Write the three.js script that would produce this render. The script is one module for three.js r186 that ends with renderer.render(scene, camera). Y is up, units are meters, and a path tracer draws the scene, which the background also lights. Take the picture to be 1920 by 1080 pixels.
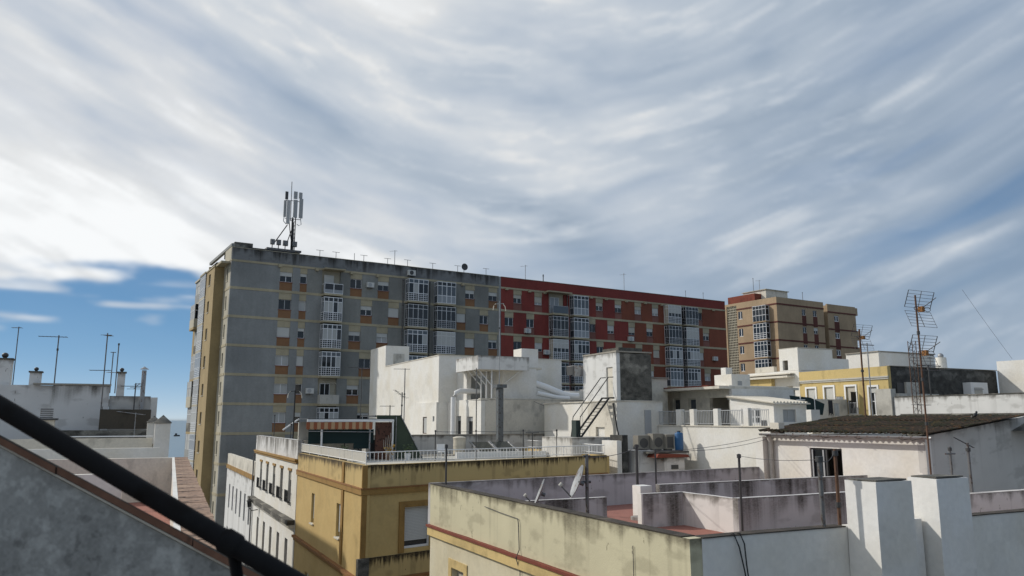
import * as THREE from 'three';
import { mergeGeometries } from 'three/addons/utils/BufferGeometryUtils.js';

// ---------------------------------------------------------------- camera, sky, sun, exposure
const D = Math.PI / 180;
const scene = new THREE.Scene();
const camera = new THREE.PerspectiveCamera(40.85, 1920 / 1080, 0.1, 60000);
camera.position.set(0, 12, 0);
camera.rotation.set(9.705 * D, 0, 0);
camera.focus = 45; camera.userData.fStop = 5.6;   // the near handrail goes slightly soft
scene.add(camera);

const renderer = new THREE.WebGLRenderer({ antialias: true });
renderer.toneMapping = THREE.LinearToneMapping;
renderer.toneMappingExposure = 1.1;
renderer.shadowMap.enabled = true;

const SUN_AZ = -74 * D, SUN_EL = 33.5 * D;      // azimuth from the view axis, right positive
const sunDir = new THREE.Vector3(Math.sin(SUN_AZ) * Math.cos(SUN_EL), Math.sin(SUN_EL), -Math.cos(SUN_AZ) * Math.cos(SUN_EL));
const sun = new THREE.DirectionalLight(new THREE.Color(1.0, 0.95, 0.87), 2.45);
sun.position.copy(sunDir).multiplyScalar(220).add(new THREE.Vector3(10, 10, -60));
sun.target.position.set(10, 10, -60);
sun.castShadow = true;
sun.shadow.radius = 2.2;
sun.shadow.mapSize.set(4096, 4096);
Object.assign(sun.shadow.camera, { left: -120, right: 120, top: 90, bottom: -90, near: 10, far: 520 });
scene.add(sun, sun.target);

// ---------------------------------------------------------------- noise
function hash(i, j, k) {
  let h = Math.imul(i, 374761393) ^ Math.imul(j, 668265263) ^ Math.imul(k, 2147483647 - 1013904223);
  h = Math.imul(h ^ (h >>> 13), 1274126177); h ^= h >>> 16;
  return (h >>> 0) / 4294967296;
}
const sm = (t) => t * t * (3 - 2 * t);
function vnoise(x, y, seed, px, py) {           // value noise; px, py: periods (0 = none)
  let xi = Math.floor(x), yi = Math.floor(y); const fx = sm(x - xi), fy = sm(y - yi);
  let x1 = xi + 1, y1 = yi + 1;
  if (px) { xi = ((xi % px) + px) % px; x1 = ((x1 % px) + px) % px; }
  if (py) { yi = ((yi % py) + py) % py; y1 = ((y1 % py) + py) % py; }
  const a = hash(xi, yi, seed), b = hash(x1, yi, seed), c = hash(xi, y1, seed), d = hash(x1, y1, seed);
  return a + (b - a) * fx + (c - a) * fy + (a - b - c + d) * fx * fy;
}
function fbm(x, y, seed, oct, px = 0, py = px) {
  let s = 0, a = 0.5, n = 0;
  for (let i = 0; i < oct; i++) { s += a * vnoise(x, y, seed + i * 17, px, py); n += a; a *= 0.5; x *= 2; y *= 2; px *= 2; py *= 2; }
  return s / n;
}
const clamp = (v, a = 0, b = 1) => Math.min(b, Math.max(a, v));
const step = (a, b, v) => sm(clamp((v - a) / (b - a)));
const mix = (a, b, t) => a + (b - a) * t;
let rngState = 12345;
function rnd(a = 0, b = 1) { rngState = (Math.imul(rngState, 1664525) + 1013904223) >>> 0; return a + (b - a) * (rngState / 4294967296); }

// ---------------------------------------------------------------- sky: clear air under a bright veil of drawn-out high cloud
{
  const W = 2048, H = 1024, px = new Float32Array(W * H * 4);
  // noise drawn out along the wind, closed behind the camera
  const drawn = (az, psi, ka, kp, seed, oct) => { const f = (x) => fbm(x * ka + 50, psi * kp + 70, seed, oct); return az > 130 ? mix(f(az), f(az - 360), (az - 130) / 50) : f(az); };
  for (let j = 0; j < H; j++) for (let i = 0; i < W; i++) {
    const th = ((i + 0.5) / W - 0.5) * 2 * Math.PI, el = ((j + 0.5) / H - 0.5) * Math.PI;
    const cx = Math.cos(el) * Math.cos(th), cy = Math.sin(el), cz = Math.cos(el) * Math.sin(th);
    const e = el / D, az = Math.atan2(cx, -cz) / D, up = Math.max(cy, 0);
    const cs = clamp(cx * sunDir.x + cy * sunDir.y + cz * sunDir.z, -1, 1), glow = Math.pow(0.5 + 0.5 * cs, 2.2);
    const h = Math.pow(1 - up, 6), h2 = Math.pow(1 - up, 24);
    let r = mix(mix(0.07, 0.19, h), 0.50, h2), g = mix(mix(0.17, 0.42, h), 0.60, h2), b = mix(mix(0.36, 0.66, h), 0.67, h2);
    const air = 0.85 + 0.25 * glow; r *= air; g *= air; b *= air;
    if (e > -1) {
      const w1 = drawn(az, e, 0.045, 0.07, 5, 3) - 0.5, w2 = drawn(az, e, 0.14, 0.20, 7, 3) - 0.5;
      // wind lines: falling to the right on the left, rising on the right
      const psi = e + 12.9 * Math.cos(2 * (az - 4) * D) + 2.6 * w1 + 0.7 * w2, al = az + 5 * w2;
      const broad = drawn(al, psi, 0.035, 0.13, 11, 4), streak = drawn(al, psi, 0.10, 0.44, 13, 6), fibre = drawn(al + 3 * w1, psi, 0.24, 1.3, 17, 5), clump = drawn(az + 0.4 * e, e, 0.12, 0.20, 29, 6), puff = drawn(az, e, 0.16, 0.75, 51, 5);
      const sunward = step(24, -20, az) * step(-230, -150, az) + step(150, 230, az), low = Math.exp(-Math.pow((e - 12) / 6.5, 2));
      const side = step(2, -17, az) * step(-175, -120, az), edge = 9.3 + (puff - 0.5) * 6.5 + 0.03 * (az + 25);
      let cov = 0.97 + 0.42 * (streak - 0.5) + 0.3 * (broad - 0.5);
      cov -= 0.45 * step(0.52, 0.70, drawn(al, psi, 0.05, 0.30, 91, 5)) * step(16, 33, az) * step(150, 90, az) * (0.3 + 0.7 * Math.exp(-Math.pow((e - 14) / 7, 2))) + 0.05 + 0.22 * step(18, 75, az) + 0.22 * step(-120, -170, az);  // veil also thinned outside the view, added for bluer fill on shaded walls
      cov = mix(cov, cov * 0.08 - 0.06, side * step(edge + 1.0, edge - 0.9, e));
      const wisp = step(0.58, 0.76, drawn(az, e, 0.11, 1.4, 77, 5)) * step(4.8, 6, e) * step(9.8, 8.2, e) * side;
      const op = clamp(Math.max(cov, wisp * 0.65)) * 0.97;
      const axis = 20.6 - 0.40 * (az + 14) + 3 * w1, roll = Math.exp(-Math.pow((e - axis) / (1.9 + 1.2 * clump), 2)) * step(-23, -14, az) * step(12, 2, az) * (0.5 + clump);
      let L = 0.40 + 0.175 * sunward + 0.10 * glow;
      L += 0.13 * (broad - 0.5) + 0.15 * (streak - 0.5) + 0.09 * (fibre - 0.5) + 0.34 * (clump - 0.5) * (0.35 + 0.65 * sunward) - 0.20 * roll + 0.10 * low * sunward;
      L += 0.13 * step(0.56, 0.8, streak) * (0.3 + 0.7 * low);
      const hair = drawn(al + 5 * w1, psi, 0.40, 2.4, 61, 4); L += 0.075 * (step(0.5, 0.78, hair) - 0.25) * (0.35 + 0.65 * step(0.42, 0.62, streak));
      L = clamp(L, 0.33, 0.88);
      const blue = clamp(1 - (L - 0.34) / 0.36);
      r = mix(r, L * (1 - 0.20 * blue), op); g = mix(g, L * (1.015 - 0.02 * blue), op); b = mix(b, L * (1.02 + 0.22 * blue), op);
    } else { const f = clamp(-e / 12); r = mix(r, 0.2, f); g = mix(g, 0.22, f); b = mix(b, 0.24, f); }
    const o = (j * W + i) * 4; px[o] = r; px[o + 1] = g; px[o + 2] = b; px[o + 3] = 1;
  }
  const t = new THREE.DataTexture(px, W, H, THREE.RGBAFormat, THREE.FloatType);
  t.mapping = THREE.EquirectangularReflectionMapping; t.colorSpace = THREE.LinearSRGBColorSpace;
  t.magFilter = THREE.LinearFilter; t.minFilter = THREE.LinearFilter; t.needsUpdate = true;
  scene.background = t; scene.environment = t;
}
// ---------------------------------------------------------------- textures (albedo multipliers and fine relief, uv in metres)
function dataTex(n, fn, metres, srgb = true, h = n) {
  const a = new Uint8Array(n * h * 4);
  for (let j = 0; j < h; j++) for (let i = 0; i < n; i++) {
    const c = fn(i / n, j / h), o = (j * n + i) * 4;
    if (typeof c === 'number') { a[o] = a[o + 1] = a[o + 2] = clamp(c) * 255; } else { a[o] = clamp(c[0]) * 255; a[o + 1] = clamp(c[1]) * 255; a[o + 2] = clamp(c[2]) * 255; }
    a[o + 3] = 255;
  }
  const t = new THREE.DataTexture(a, n, h);
  t.wrapS = t.wrapT = THREE.RepeatWrapping; t.magFilter = THREE.LinearFilter; t.minFilter = THREE.LinearMipmapLinearFilter; t.generateMipmaps = true;
  if (srgb) t.colorSpace = THREE.SRGBColorSpace;
  const m = Array.isArray(metres) ? metres : [metres, metres]; t.repeat.set(1 / m[0], 1 / m[1]);
  t.needsUpdate = true; return t;
}
const tint = (v, w) => [v, v * (1 - 0.03 * w), v * (1 - 0.09 * w)];
const T = {};
T.plaster = dataTex(512, (x, y) => {               // brushed lime wash, patched
  const big = fbm(x * 5, y * 5, 3, 5, 5), fine = fbm(x * 64, y * 64, 9, 2, 64), patch = step(0.60, 0.66, fbm(x * 6 + 2, y * 6, 14, 4, 6));
  return tint(0.95 + 0.07 * (big - 0.5) + 0.05 * (fine - 0.5) - 0.025 * patch, 0.9 * (1.0 - big));
}, 5.3);
T.dirty = dataTex(512, (x, y) => {                 // blotched, weathered render
  const big = fbm(x * 4, y * 4, 33, 6, 4), mid = fbm(x * 16, y * 8, 39, 4, 16, 8), fine = fbm(x * 90, y * 90, 43, 2, 90);
  const st = step(0.5, 0.8, big) * 0.12 + step(0.55, 0.8, mid) * 0.09;
  return tint(0.95 - st + 0.07 * (fine - 0.5), 0.8);
}, 4.7);
T.concrete = dataTex(512, (x, y) => {              // bare cement render with trowel marks and efflorescence
  const big = fbm(x * 4, y * 5, 61, 6, 4, 5), mid = fbm(x * 14, y * 18, 66, 5, 14, 18), fine = fbm(x * 128, y * 128, 69, 2, 128);
  const pale = step(0.56, 0.7, big) * 0.26;
  const v = 0.60 + 0.42 * (mid - 0.5) + 0.22 * (fine - 0.5) + pale; return [v, v * 0.99, v * 0.96];
}, 3.6);
T.grime = dataTex(512, (x, y) => {                 // soot-washed facade paint
  const v0 = fbm(x * 30, y * 6, 81, 4, 30, 6), big = fbm(x * 4, y * 4, 84, 5, 4), fine = fbm(x * 80, y * 80, 88, 2, 80);
  const v = 0.93 + 0.20 * (big - 0.5) + 0.07 * (v0 - 0.5) + 0.06 * (fine - 0.5); return [v, v, v * 0.985];
}, 9.1);
function streak(seed, len, dark, dens, comb) {     // black algae and rain runs hanging from a wall top: v = 1 at the top, 3 m tall
  const t = dataTex(1024, (x, y) => {
    const d = (1 - y) * 3.0;
    const c1 = fbm(x * 90, 0.5, seed, 3, 90), c2 = fbm(x * 26, 3.5, seed + 5, 4, 26), c3 = fbm(x * 7, 1.5, seed + 9, 3, 7);
    const wob = fbm(x * 60, y * 14, seed + 2, 4, 60, 0) - 0.5, soft = fbm(x * 30, y * 4, seed + 12, 4, 30, 0);
    const col = comb ? c1 * 0.65 + c2 * 0.35 : c2 * 0.5 + c3 * 0.5;
    const L = len * (0.06 + 2.0 * Math.pow(clamp(col * 1.15), dens) * (0.4 + 1.2 * c3)) + wob * 0.12;
    const run = step(L, L * 0.1, d) * (comb ? 0.55 + 0.9 * (c1 - 0.3) : clamp(0.15 + 1.5 * (c2 - 0.35)) * (0.55 + 0.9 * soft));
    const lip = step(0.10 + 0.2 * wob + 0.16 * (c2 - 0.5), 0.01, d) * (comb ? 0.75 : 0.5);
    const long = step(0.60, 0.74, c2) * step(2.4, 0.1, d + wob) * 0.22 * soft;
    const blot = step(0.54, 0.74, fbm(x * 12, y * 9, seed + 21, 5, 12, 0)) * 0.12;
    const grain = 0.7 + 0.6 * fbm(x * 170, y * 120, seed + 31, 2, 170, 0);
    const k = clamp(Math.max(run, lip, long) * dark * grain + blot);
    const base = 0.95 + 0.07 * (fbm(x * 9, y * 5, seed + 41, 5, 9, 0) - 0.5);
    return [base * (1 - 0.80 * k), base * (1 - 0.82 * k), base * (1 - 0.85 * k)];
  }, [7.7, 3], true, 512);
  t.wrapT = THREE.ClampToEdgeWrapping; return t;
}
T.streakLight = streak(101, 0.55, 0.62, 2.6, false);
T.streakHeavy = streak(151, 1.25, 0.95, 1.5, false);
T.drip = streak(201, 0.38, 1.0, 1.9, true);
T.metal = dataTex(256, (x, y) => { const a = fbm(x * 8, y * 8, 231, 5, 8), f = fbm(x * 60, y * 60, 235, 2, 60); const ru = step(0.58, 0.7, a); const v = 0.9 + 0.15 * (f - 0.5) - 0.2 * ru; return [v, v * (1 - 0.12 * ru), v * (1 - 0.2 * ru)]; }, 0.9);
T.moss = dataTex(512, (x, y) => {                  // lichened fibre-cement
  const a = fbm(x * 6, y * 6, 251, 6, 6), f = fbm(x * 70, y * 70, 255, 3, 70), g = step(0.5, 0.62, a), o = step(0.62, 0.72, fbm(x * 20, y * 20, 259, 4, 20));
  const v = 0.45 + 0.5 * (f - 0.4); return [v * mix(1, 0.78, g) + 0.22 * o, v * mix(0.86, 0.80, g) + 0.14 * o, v * mix(0.7, 0.45, g) + 0.04 * o];
}, 3.1);
T.bump = dataTex(512, (x, y) => 0.5 + 0.6 * (fbm(x * 20, y * 20, 301, 5, 20) - 0.5) + 0.35 * (fbm(x * 100, y * 100, 305, 2, 100) - 0.5), 2.3, false);
T.spatter = dataTex(512, (x, y) => {               // rough grey spatter-dash of the near wall
  const a = fbm(x * 40, y * 40, 331, 5, 40), b = fbm(x * 9, y * 9, 335, 5, 9), c = fbm(x * 120, y * 120, 339, 2, 120);
  const pale = step(0.44, 0.70, a) * step(0.3, 0.65, b), dk = step(0.58, 0.70, fbm(x * 50, y * 50, 343, 3, 50)) * step(0.4, 0.6, 1 - b);
  const v = 0.76 + 0.12 * pale - 0.10 * dk + 0.12 * (c - 0.5) + 0.16 * (b - 0.5); return [v, v, v * 0.985];
}, 1.1);
T.wave = dataTex(512, (x, y) => 0.5 + 0.5 * (fbm(x * 10, y * 26, 361, 5, 10, 26) - 0.5) + 0.3 * (fbm(x * 60, y * 90, 365, 3, 60, 90) - 0.5), 60, false);
T.asphalt = dataTex(256, (x, y) => { const v = 0.75 + 0.4 * (fbm(x * 90, y * 90, 381, 2, 90) - 0.5) + 0.3 * (fbm(x * 5, y * 5, 385, 4, 5) - 0.5); return [v, v, v * 0.98]; }, 3);
T.brick = dataTex(512, (x, y) => {
  const a = fbm(x * 5, y * 5, 401, 5, 5), f = fbm(x * 60, y * 60, 405, 3, 60), dk = step(0.58, 0.7, fbm(x * 22, y * 22, 409, 4, 22));
  const v = 0.85 + 0.3 * (a - 0.5) + 0.22 * (f - 0.5) - 0.3 * dk; return [v, v * 0.98, v * 0.95];
}, 2.2);

function mat(c, o = {}) {
  const { map, bump = 0, rough = 0.9, ...rest } = o;
  const m = new THREE.MeshStandardMaterial({ color: Array.isArray(c) ? new THREE.Color().setRGB(c[0], c[1], c[2]) : c, roughness: rough, metalness: 0, ...rest });
  if (map) m.map = T[map];
  if (bump) { m.bumpMap = T.bump; m.bumpScale = bump; }
  return m;
}
const WHITE = [0.80, 0.795, 0.77];
const M = {
  white: mat(WHITE, { map: 'plaster', bump: 0.0035 }),
  whiteDirty: mat([0.72, 0.71, 0.68], { map: 'dirty', bump: 0.0035 }),
  whiteRun: mat([0.74, 0.735, 0.71], { map: 'streakLight', bump: 0.003 }),
  whiteHeavy: mat([0.70, 0.69, 0.67], { map: 'streakHeavy', bump: 0.0035 }),
  bright: mat([0.80, 0.80, 0.79], { map: 'plaster', bump: 0.004 }),
  mauve: mat([0.57, 0.55, 0.545], { map: 'streakLight', bump: 0.0035 }),
  mauveHeavy: mat([0.58, 0.56, 0.545], { map: 'streakHeavy', bump: 0.008 }),
  pinkWhite: mat([0.74, 0.70, 0.665], { map: 'streakLight', bump: 0.0035 }),
  cream: mat([0.62, 0.57, 0.39], { map: 'streakLight', bump: 0.005 }),
  creamPale: mat([0.68, 0.63, 0.48], { map: 'plaster', bump: 0.0035 }),
  creamBand: mat([0.70, 0.55, 0.27], { map: 'dirty', bump: 0.004 }),
  redTrim: mat([0.22, 0.055, 0.035], { map: 'dirty' }),
  yellow: mat([0.60, 0.44, 0.19], { map: 'plaster', bump: 0.0035 }),
  yellowDrip: mat([0.59, 0.435, 0.19], { map: 'drip', bump: 0.0035 }),
  ochre: mat([0.36, 0.22, 0.07], { map: 'dirty', bump: 0.004 }),
  ochreRed: mat([0.30, 0.15, 0.055], { map: 'dirty' }),
  farYellow: mat([0.62, 0.50, 0.24], { map: 'dirty', bump: 0.004 }),
  cement: mat([0.30, 0.29, 0.265], { map: 'concrete', bump: 0.012 }),
  cementDark: mat([0.155, 0.155, 0.15], { map: 'concrete', bump: 0.012 }),
  greyWall: mat([0.60, 0.58, 0.54], { map: 'streakLight', bump: 0.0035 }),
  paleGrey: mat([0.55, 0.56, 0.56], { map: 'dirty', bump: 0.004 }),
  roofGrey: mat([0.36, 0.35, 0.33], { map: 'dirty', bump: 0.01 }),
  roofWhite: mat([0.6, 0.6, 0.58], { map: 'dirty', bump: 0.008 }),
  redFloor: mat([0.34, 0.15, 0.125], { map: 'dirty', bump: 0.004 }),
  terracotta: [0, 1, 2, 3].map((i) => mat([[0.42, 0.285, 0.21], [0.39, 0.26, 0.19], [0.45, 0.315, 0.235], [0.36, 0.245, 0.185]][i], { map: 'brick', bump: 0.008 })),
  facGrey: [0, 1, 2].map((i) => mat([[0.29, 0.30, 0.305], [0.31, 0.318, 0.32], [0.28, 0.288, 0.29]][i], { map: 'grime', bump: 0.004 })),
  facWorn: [0, 1, 2].map((i) => mat([[0.265, 0.265, 0.25], [0.285, 0.285, 0.27], [0.24, 0.24, 0.228]][i], { map: 'grime', bump: 0.004 })),
  facBeige: mat([0.46, 0.40, 0.28], { map: 'grime', bump: 0.004 }),
  facPale: mat([0.50, 0.46, 0.37], { map: 'grime' }),
  facTan: mat([0.40, 0.30, 0.155], { map: 'grime', bump: 0.004 }),
  facOrange: mat([0.28, 0.145, 0.072], { map: 'grime' }),
  facRed: [0, 1, 2].map((i) => mat([[0.250, 0.045, 0.036], [0.232, 0.043, 0.035], [0.262, 0.052, 0.040]][i], { map: 'grime', bump: 0.004 })),
  facBrick: [0, 1].map((i) => mat([[0.225, 0.066, 0.036], [0.240, 0.072, 0.040]][i], { map: 'grime', bump: 0.004 })),
  facPink: mat([0.26, 0.115, 0.092], { map: 'grime' }),
  tan: mat([0.45, 0.33, 0.215], { map: 'grime', bump: 0.004 }),
  maroon: mat([0.13, 0.04, 0.03], { map: 'grime' }),
  alu: mat([0.70, 0.71, 0.72], { rough: 0.45 }),
  aluGrey: mat([0.36, 0.37, 0.38], { rough: 0.5 }),
  aluDark: mat([0.05, 0.05, 0.05], { rough: 0.5 }),
  shutter: mat([0.56, 0.56, 0.53], { rough: 0.7 }),
  shutterWarm: mat([0.50, 0.47, 0.40], { rough: 0.7 }),
  shutterGrey: mat([0.33, 0.34, 0.34], { rough: 0.7 }),
  curtain: mat([0.42, 0.43, 0.42], { rough: 0.95 }),
  wood: mat([0.11, 0.06, 0.035], { rough: 0.7, map: 'dirty' }),
  glass: new THREE.MeshPhysicalMaterial({ color: new THREE.Color().setRGB(0.018, 0.022, 0.026), roughness: 0.06, metalness: 0, ior: 1.5 }),
  glassBlue: new THREE.MeshPhysicalMaterial({ color: new THREE.Color().setRGB(0.07, 0.085, 0.10), roughness: 0.08, metalness: 0, ior: 1.6 }),
  frosted: mat([0.28, 0.30, 0.32], { rough: 0.35 }),
  room: mat([0.34, 0.32, 0.29], { rough: 0.95 }),
  black: mat([0.012, 0.012, 0.013], { rough: 0.55 }),
  steel: mat([0.20, 0.20, 0.20], { rough: 0.55, metalness: 0.4, map: 'metal' }),
  galv: mat([0.42, 0.43, 0.44], { rough: 0.5, metalness: 0.5, map: 'metal' }),
  rust: mat([0.16, 0.085, 0.05], { rough: 0.85, map: 'metal' }),
  wire: mat([0.08, 0.08, 0.085], { rough: 0.7 }),
  whitePaint: mat([0.76, 0.76, 0.75], { rough: 0.5 }),
  stackGrey: mat([0.13, 0.145, 0.155], { rough: 0.6, map: 'metal' }),
  greenNet: mat([0.012, 0.03, 0.03], { rough: 0.95 }),
  greenSheet: mat([0.055, 0.08, 0.055], { rough: 0.8, map: 'dirty' }),
  awnRed: mat([0.30, 0.10, 0.045], { rough: 0.9 }), awnCream: mat([0.46, 0.30, 0.17], { rough: 0.9 }),
  brickWall: mat([0.14, 0.065, 0.045], { map: 'brick', bump: 0.01 }),
  blue: mat([0.02, 0.10, 0.24], { rough: 0.45 }),
  plastic: mat([0.62, 0.60, 0.55], { rough: 0.5, map: 'dirty' }),
  moss: mat([0.21, 0.17, 0.118], { map: 'moss', bump: 0.02 }),
  solar: new THREE.MeshPhysicalMaterial({ color: new THREE.Color().setRGB(0.05, 0.055, 0.05), roughness: 0.2, ior: 1.45 }),
  orangePl: mat([0.5, 0.14, 0.04], { rough: 0.6 }), yellowPl: mat([0.6, 0.35, 0.05], { rough: 0.6 }),
  copingDark: mat([0.13, 0.105, 0.08], { map: 'concrete', bump: 0.01 }),
  panelDark: mat([0.085, 0.075, 0.062], { map: 'dirty' }),
  edgeTile: mat([0.20, 0.105, 0.07], { map: 'brick', bump: 0.004 }),
  railBlack: new THREE.MeshPhysicalMaterial({ color: new THREE.Color().setRGB(0.010, 0.010, 0.011), roughness: 0.8, specularIntensity: 0.35, map: T.metal }),
  machine: mat([0.26, 0.255, 0.24], { map: 'dirty', rough: 0.8 }),
  leaf: mat([0.06, 0.09, 0.03], { rough: 0.8 }),
};
for (const t of Object.values(T)) t.anisotropy = 8;

// ---------------------------------------------------------------- geometry
let uvShift = 0;
function boxGeo(x0, x1, y0, y1, z0, z1, top = null) {   // uv in metres; with top: v = 1 at height top, 3 m per unit
  const P = [], N = [], U = [], I = [];
  const fv = (y) => (top === null ? y : (1 + (y - top) / 3) * 3), sh = uvShift;
  const face = (v, n, uv) => { const b = P.length / 3; for (let i = 0; i < 4; i++) { P.push(...v[i]); N.push(...n); U.push(...uv[i]); } I.push(b, b + 1, b + 2, b, b + 2, b + 3); };
  const q = (a, b, c, d, n, m) => face([a, b, c, d], n, [a, b, c, d].map(m));
  const mx = (p) => [p[2] + sh + 0.37, fv(p[1])], mz = (p) => [p[0] + sh, fv(p[1])], my = (p) => [p[0] + sh, top === null ? p[2] : 0.9 - 0.01 * p[2]];
  q([x1, y0, z1], [x1, y0, z0], [x1, y1, z0], [x1, y1, z1], [1, 0, 0], mx);
  q([x0, y0, z0], [x0, y0, z1], [x0, y1, z1], [x0, y1, z0], [-1, 0, 0], mx);
  q([x0, y1, z1], [x1, y1, z1], [x1, y1, z0], [x0, y1, z0], [0, 1, 0], my);
  q([x0, y0, z0], [x1, y0, z0], [x1, y0, z1], [x0, y0, z1], [0, -1, 0], my);
  q([x0, y0, z1], [x1, y0, z1], [x1, y1, z1], [x0, y1, z1], [0, 0, 1], mz);
  q([x1, y0, z0], [x0, y0, z0], [x0, y1, z0], [x1, y1, z0], [0, 0, -1], mz);
  const g = new THREE.BufferGeometry();
  g.setAttribute('position', new THREE.Float32BufferAttribute(P, 3)); g.setAttribute('normal', new THREE.Float32BufferAttribute(N, 3));
  g.setAttribute('uv', new THREE.Float32BufferAttribute(U, 2)); g.setIndex(I); return g;
}
// a tube through points; radius may be a list
function tubeGeo(pts, r, seg = 6) {
  const P = [], N = [], U = [], I = [], v = pts.map((p) => new THREE.Vector3(...p)), n = v.length;
  let len = 0;
  for (let i = 0; i < n; i++) {
    const t = v[Math.min(i + 1, n - 1)].clone().sub(v[Math.max(i - 1, 0)]).normalize();
    const a = Math.abs(t.y) < 0.9 ? new THREE.Vector3(0, 1, 0) : new THREE.Vector3(1, 0, 0);
    const e1 = a.cross(t).normalize(), e2 = t.clone().cross(e1);
    const rr = Array.isArray(r) ? r[i] : r; if (i) len += v[i].distanceTo(v[i - 1]);
    for (let k = 0; k <= seg; k++) { const c = Math.cos(k / seg * 2 * Math.PI), s = Math.sin(k / seg * 2 * Math.PI); const d = e1.clone().multiplyScalar(c).addScaledVector(e2, s); P.push(v[i].x + d.x * rr, v[i].y + d.y * rr, v[i].z + d.z * rr); N.push(d.x, d.y, d.z); U.push(k / seg * rr * 6.3, len); }
    if (i) for (let k = 0; k < seg; k++) { const a0 = (i - 1) * (seg + 1) + k, b0 = i * (seg + 1) + k; I.push(a0, a0 + 1, b0, a0 + 1, b0 + 1, b0); }
  }
  for (const end of [0, n - 1]) { const c = P.length / 3, t = v[end].clone().sub(v[end ? n - 2 : 1]).normalize(); P.push(v[end].x, v[end].y, v[end].z); N.push(t.x, t.y, t.z); U.push(0, 0);
    for (let k = 0; k <= seg; k++) { const s = (end * (seg + 1) + k) * 3; P.push(P[s], P[s + 1], P[s + 2]); N.push(t.x, t.y, t.z); U.push(0, 0); if (k < seg) end ? I.push(c, c + 1 + k, c + 2 + k) : I.push(c, c + 2 + k, c + 1 + k); } }
  const g = new THREE.BufferGeometry();
  g.setAttribute('position', new THREE.Float32BufferAttribute(P, 3)); g.setAttribute('normal', new THREE.Float32BufferAttribute(N, 3)); g.setAttribute('uv', new THREE.Float32BufferAttribute(U, 2)); g.setIndex(I); return g;
}
// a prism: polygon [[x,y]...] given in two axes, pushed along the third; corner map m(a,b,c) -> [x,y,z]
function prismGeo(poly, c0, c1, m) {
  const P = [], I = [], U = [], n = poly.length;
  const tri = THREE.ShapeUtils.triangulateShape(poly.map((p) => new THREE.Vector2(...p)), []);
  const put = (a, b, c) => { P.push(...m(a, b, c)); };
  const cen = poly.reduce((s, p) => [s[0] + p[0] / n, s[1] + p[1] / n], [0, 0]);
  for (const c of [c0, c1]) for (const t of tri) for (const k of t) { put(poly[k][0], poly[k][1], c); U.push(poly[k][0], poly[k][1]); }
  let run = 0;
  for (let i = 0; i < n; i++) { const p = poly[i], q = poly[(i + 1) % n], L = Math.hypot(q[0] - p[0], q[1] - p[1]); for (const [w, c] of [[p, c0], [q, c0], [q, c1], [p, c0], [q, c1], [p, c1]]) { put(w[0], w[1], c); U.push(w === p ? run : run + L, c); } run += L; }
  // orient outwards
  const mid = new THREE.Vector3(...m(cen[0], cen[1], (c0 + c1) / 2));
  for (let t = 0; t < P.length; t += 9) {
    const A = new THREE.Vector3(P[t], P[t + 1], P[t + 2]), B = new THREE.Vector3(P[t + 3], P[t + 4], P[t + 5]), C = new THREE.Vector3(P[t + 6], P[t + 7], P[t + 8]);
    const nn = B.clone().sub(A).cross(C.clone().sub(A)), o = A.clone().add(B).add(C).divideScalar(3).sub(mid);
    if (nn.dot(o) < 0) { for (let k = 0; k < 3; k++) { const s = P[t + 3 + k]; P[t + 3 + k] = P[t + 6 + k]; P[t + 6 + k] = s; } const u = t / 3 * 2; for (let k = 0; k < 2; k++) { const s = U[u + 2 + k]; U[u + 2 + k] = U[u + 4 + k]; U[u + 4 + k] = s; } }
  }
  for (let i = 0; i < P.length / 3; i++) I.push(i);
  const g = new THREE.BufferGeometry();
  g.setAttribute('position', new THREE.Float32BufferAttribute(P, 3)); g.setAttribute('uv', new THREE.Float32BufferAttribute(U, 2)); g.setIndex(I); g.computeVertexNormals(); return g;
}
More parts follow.
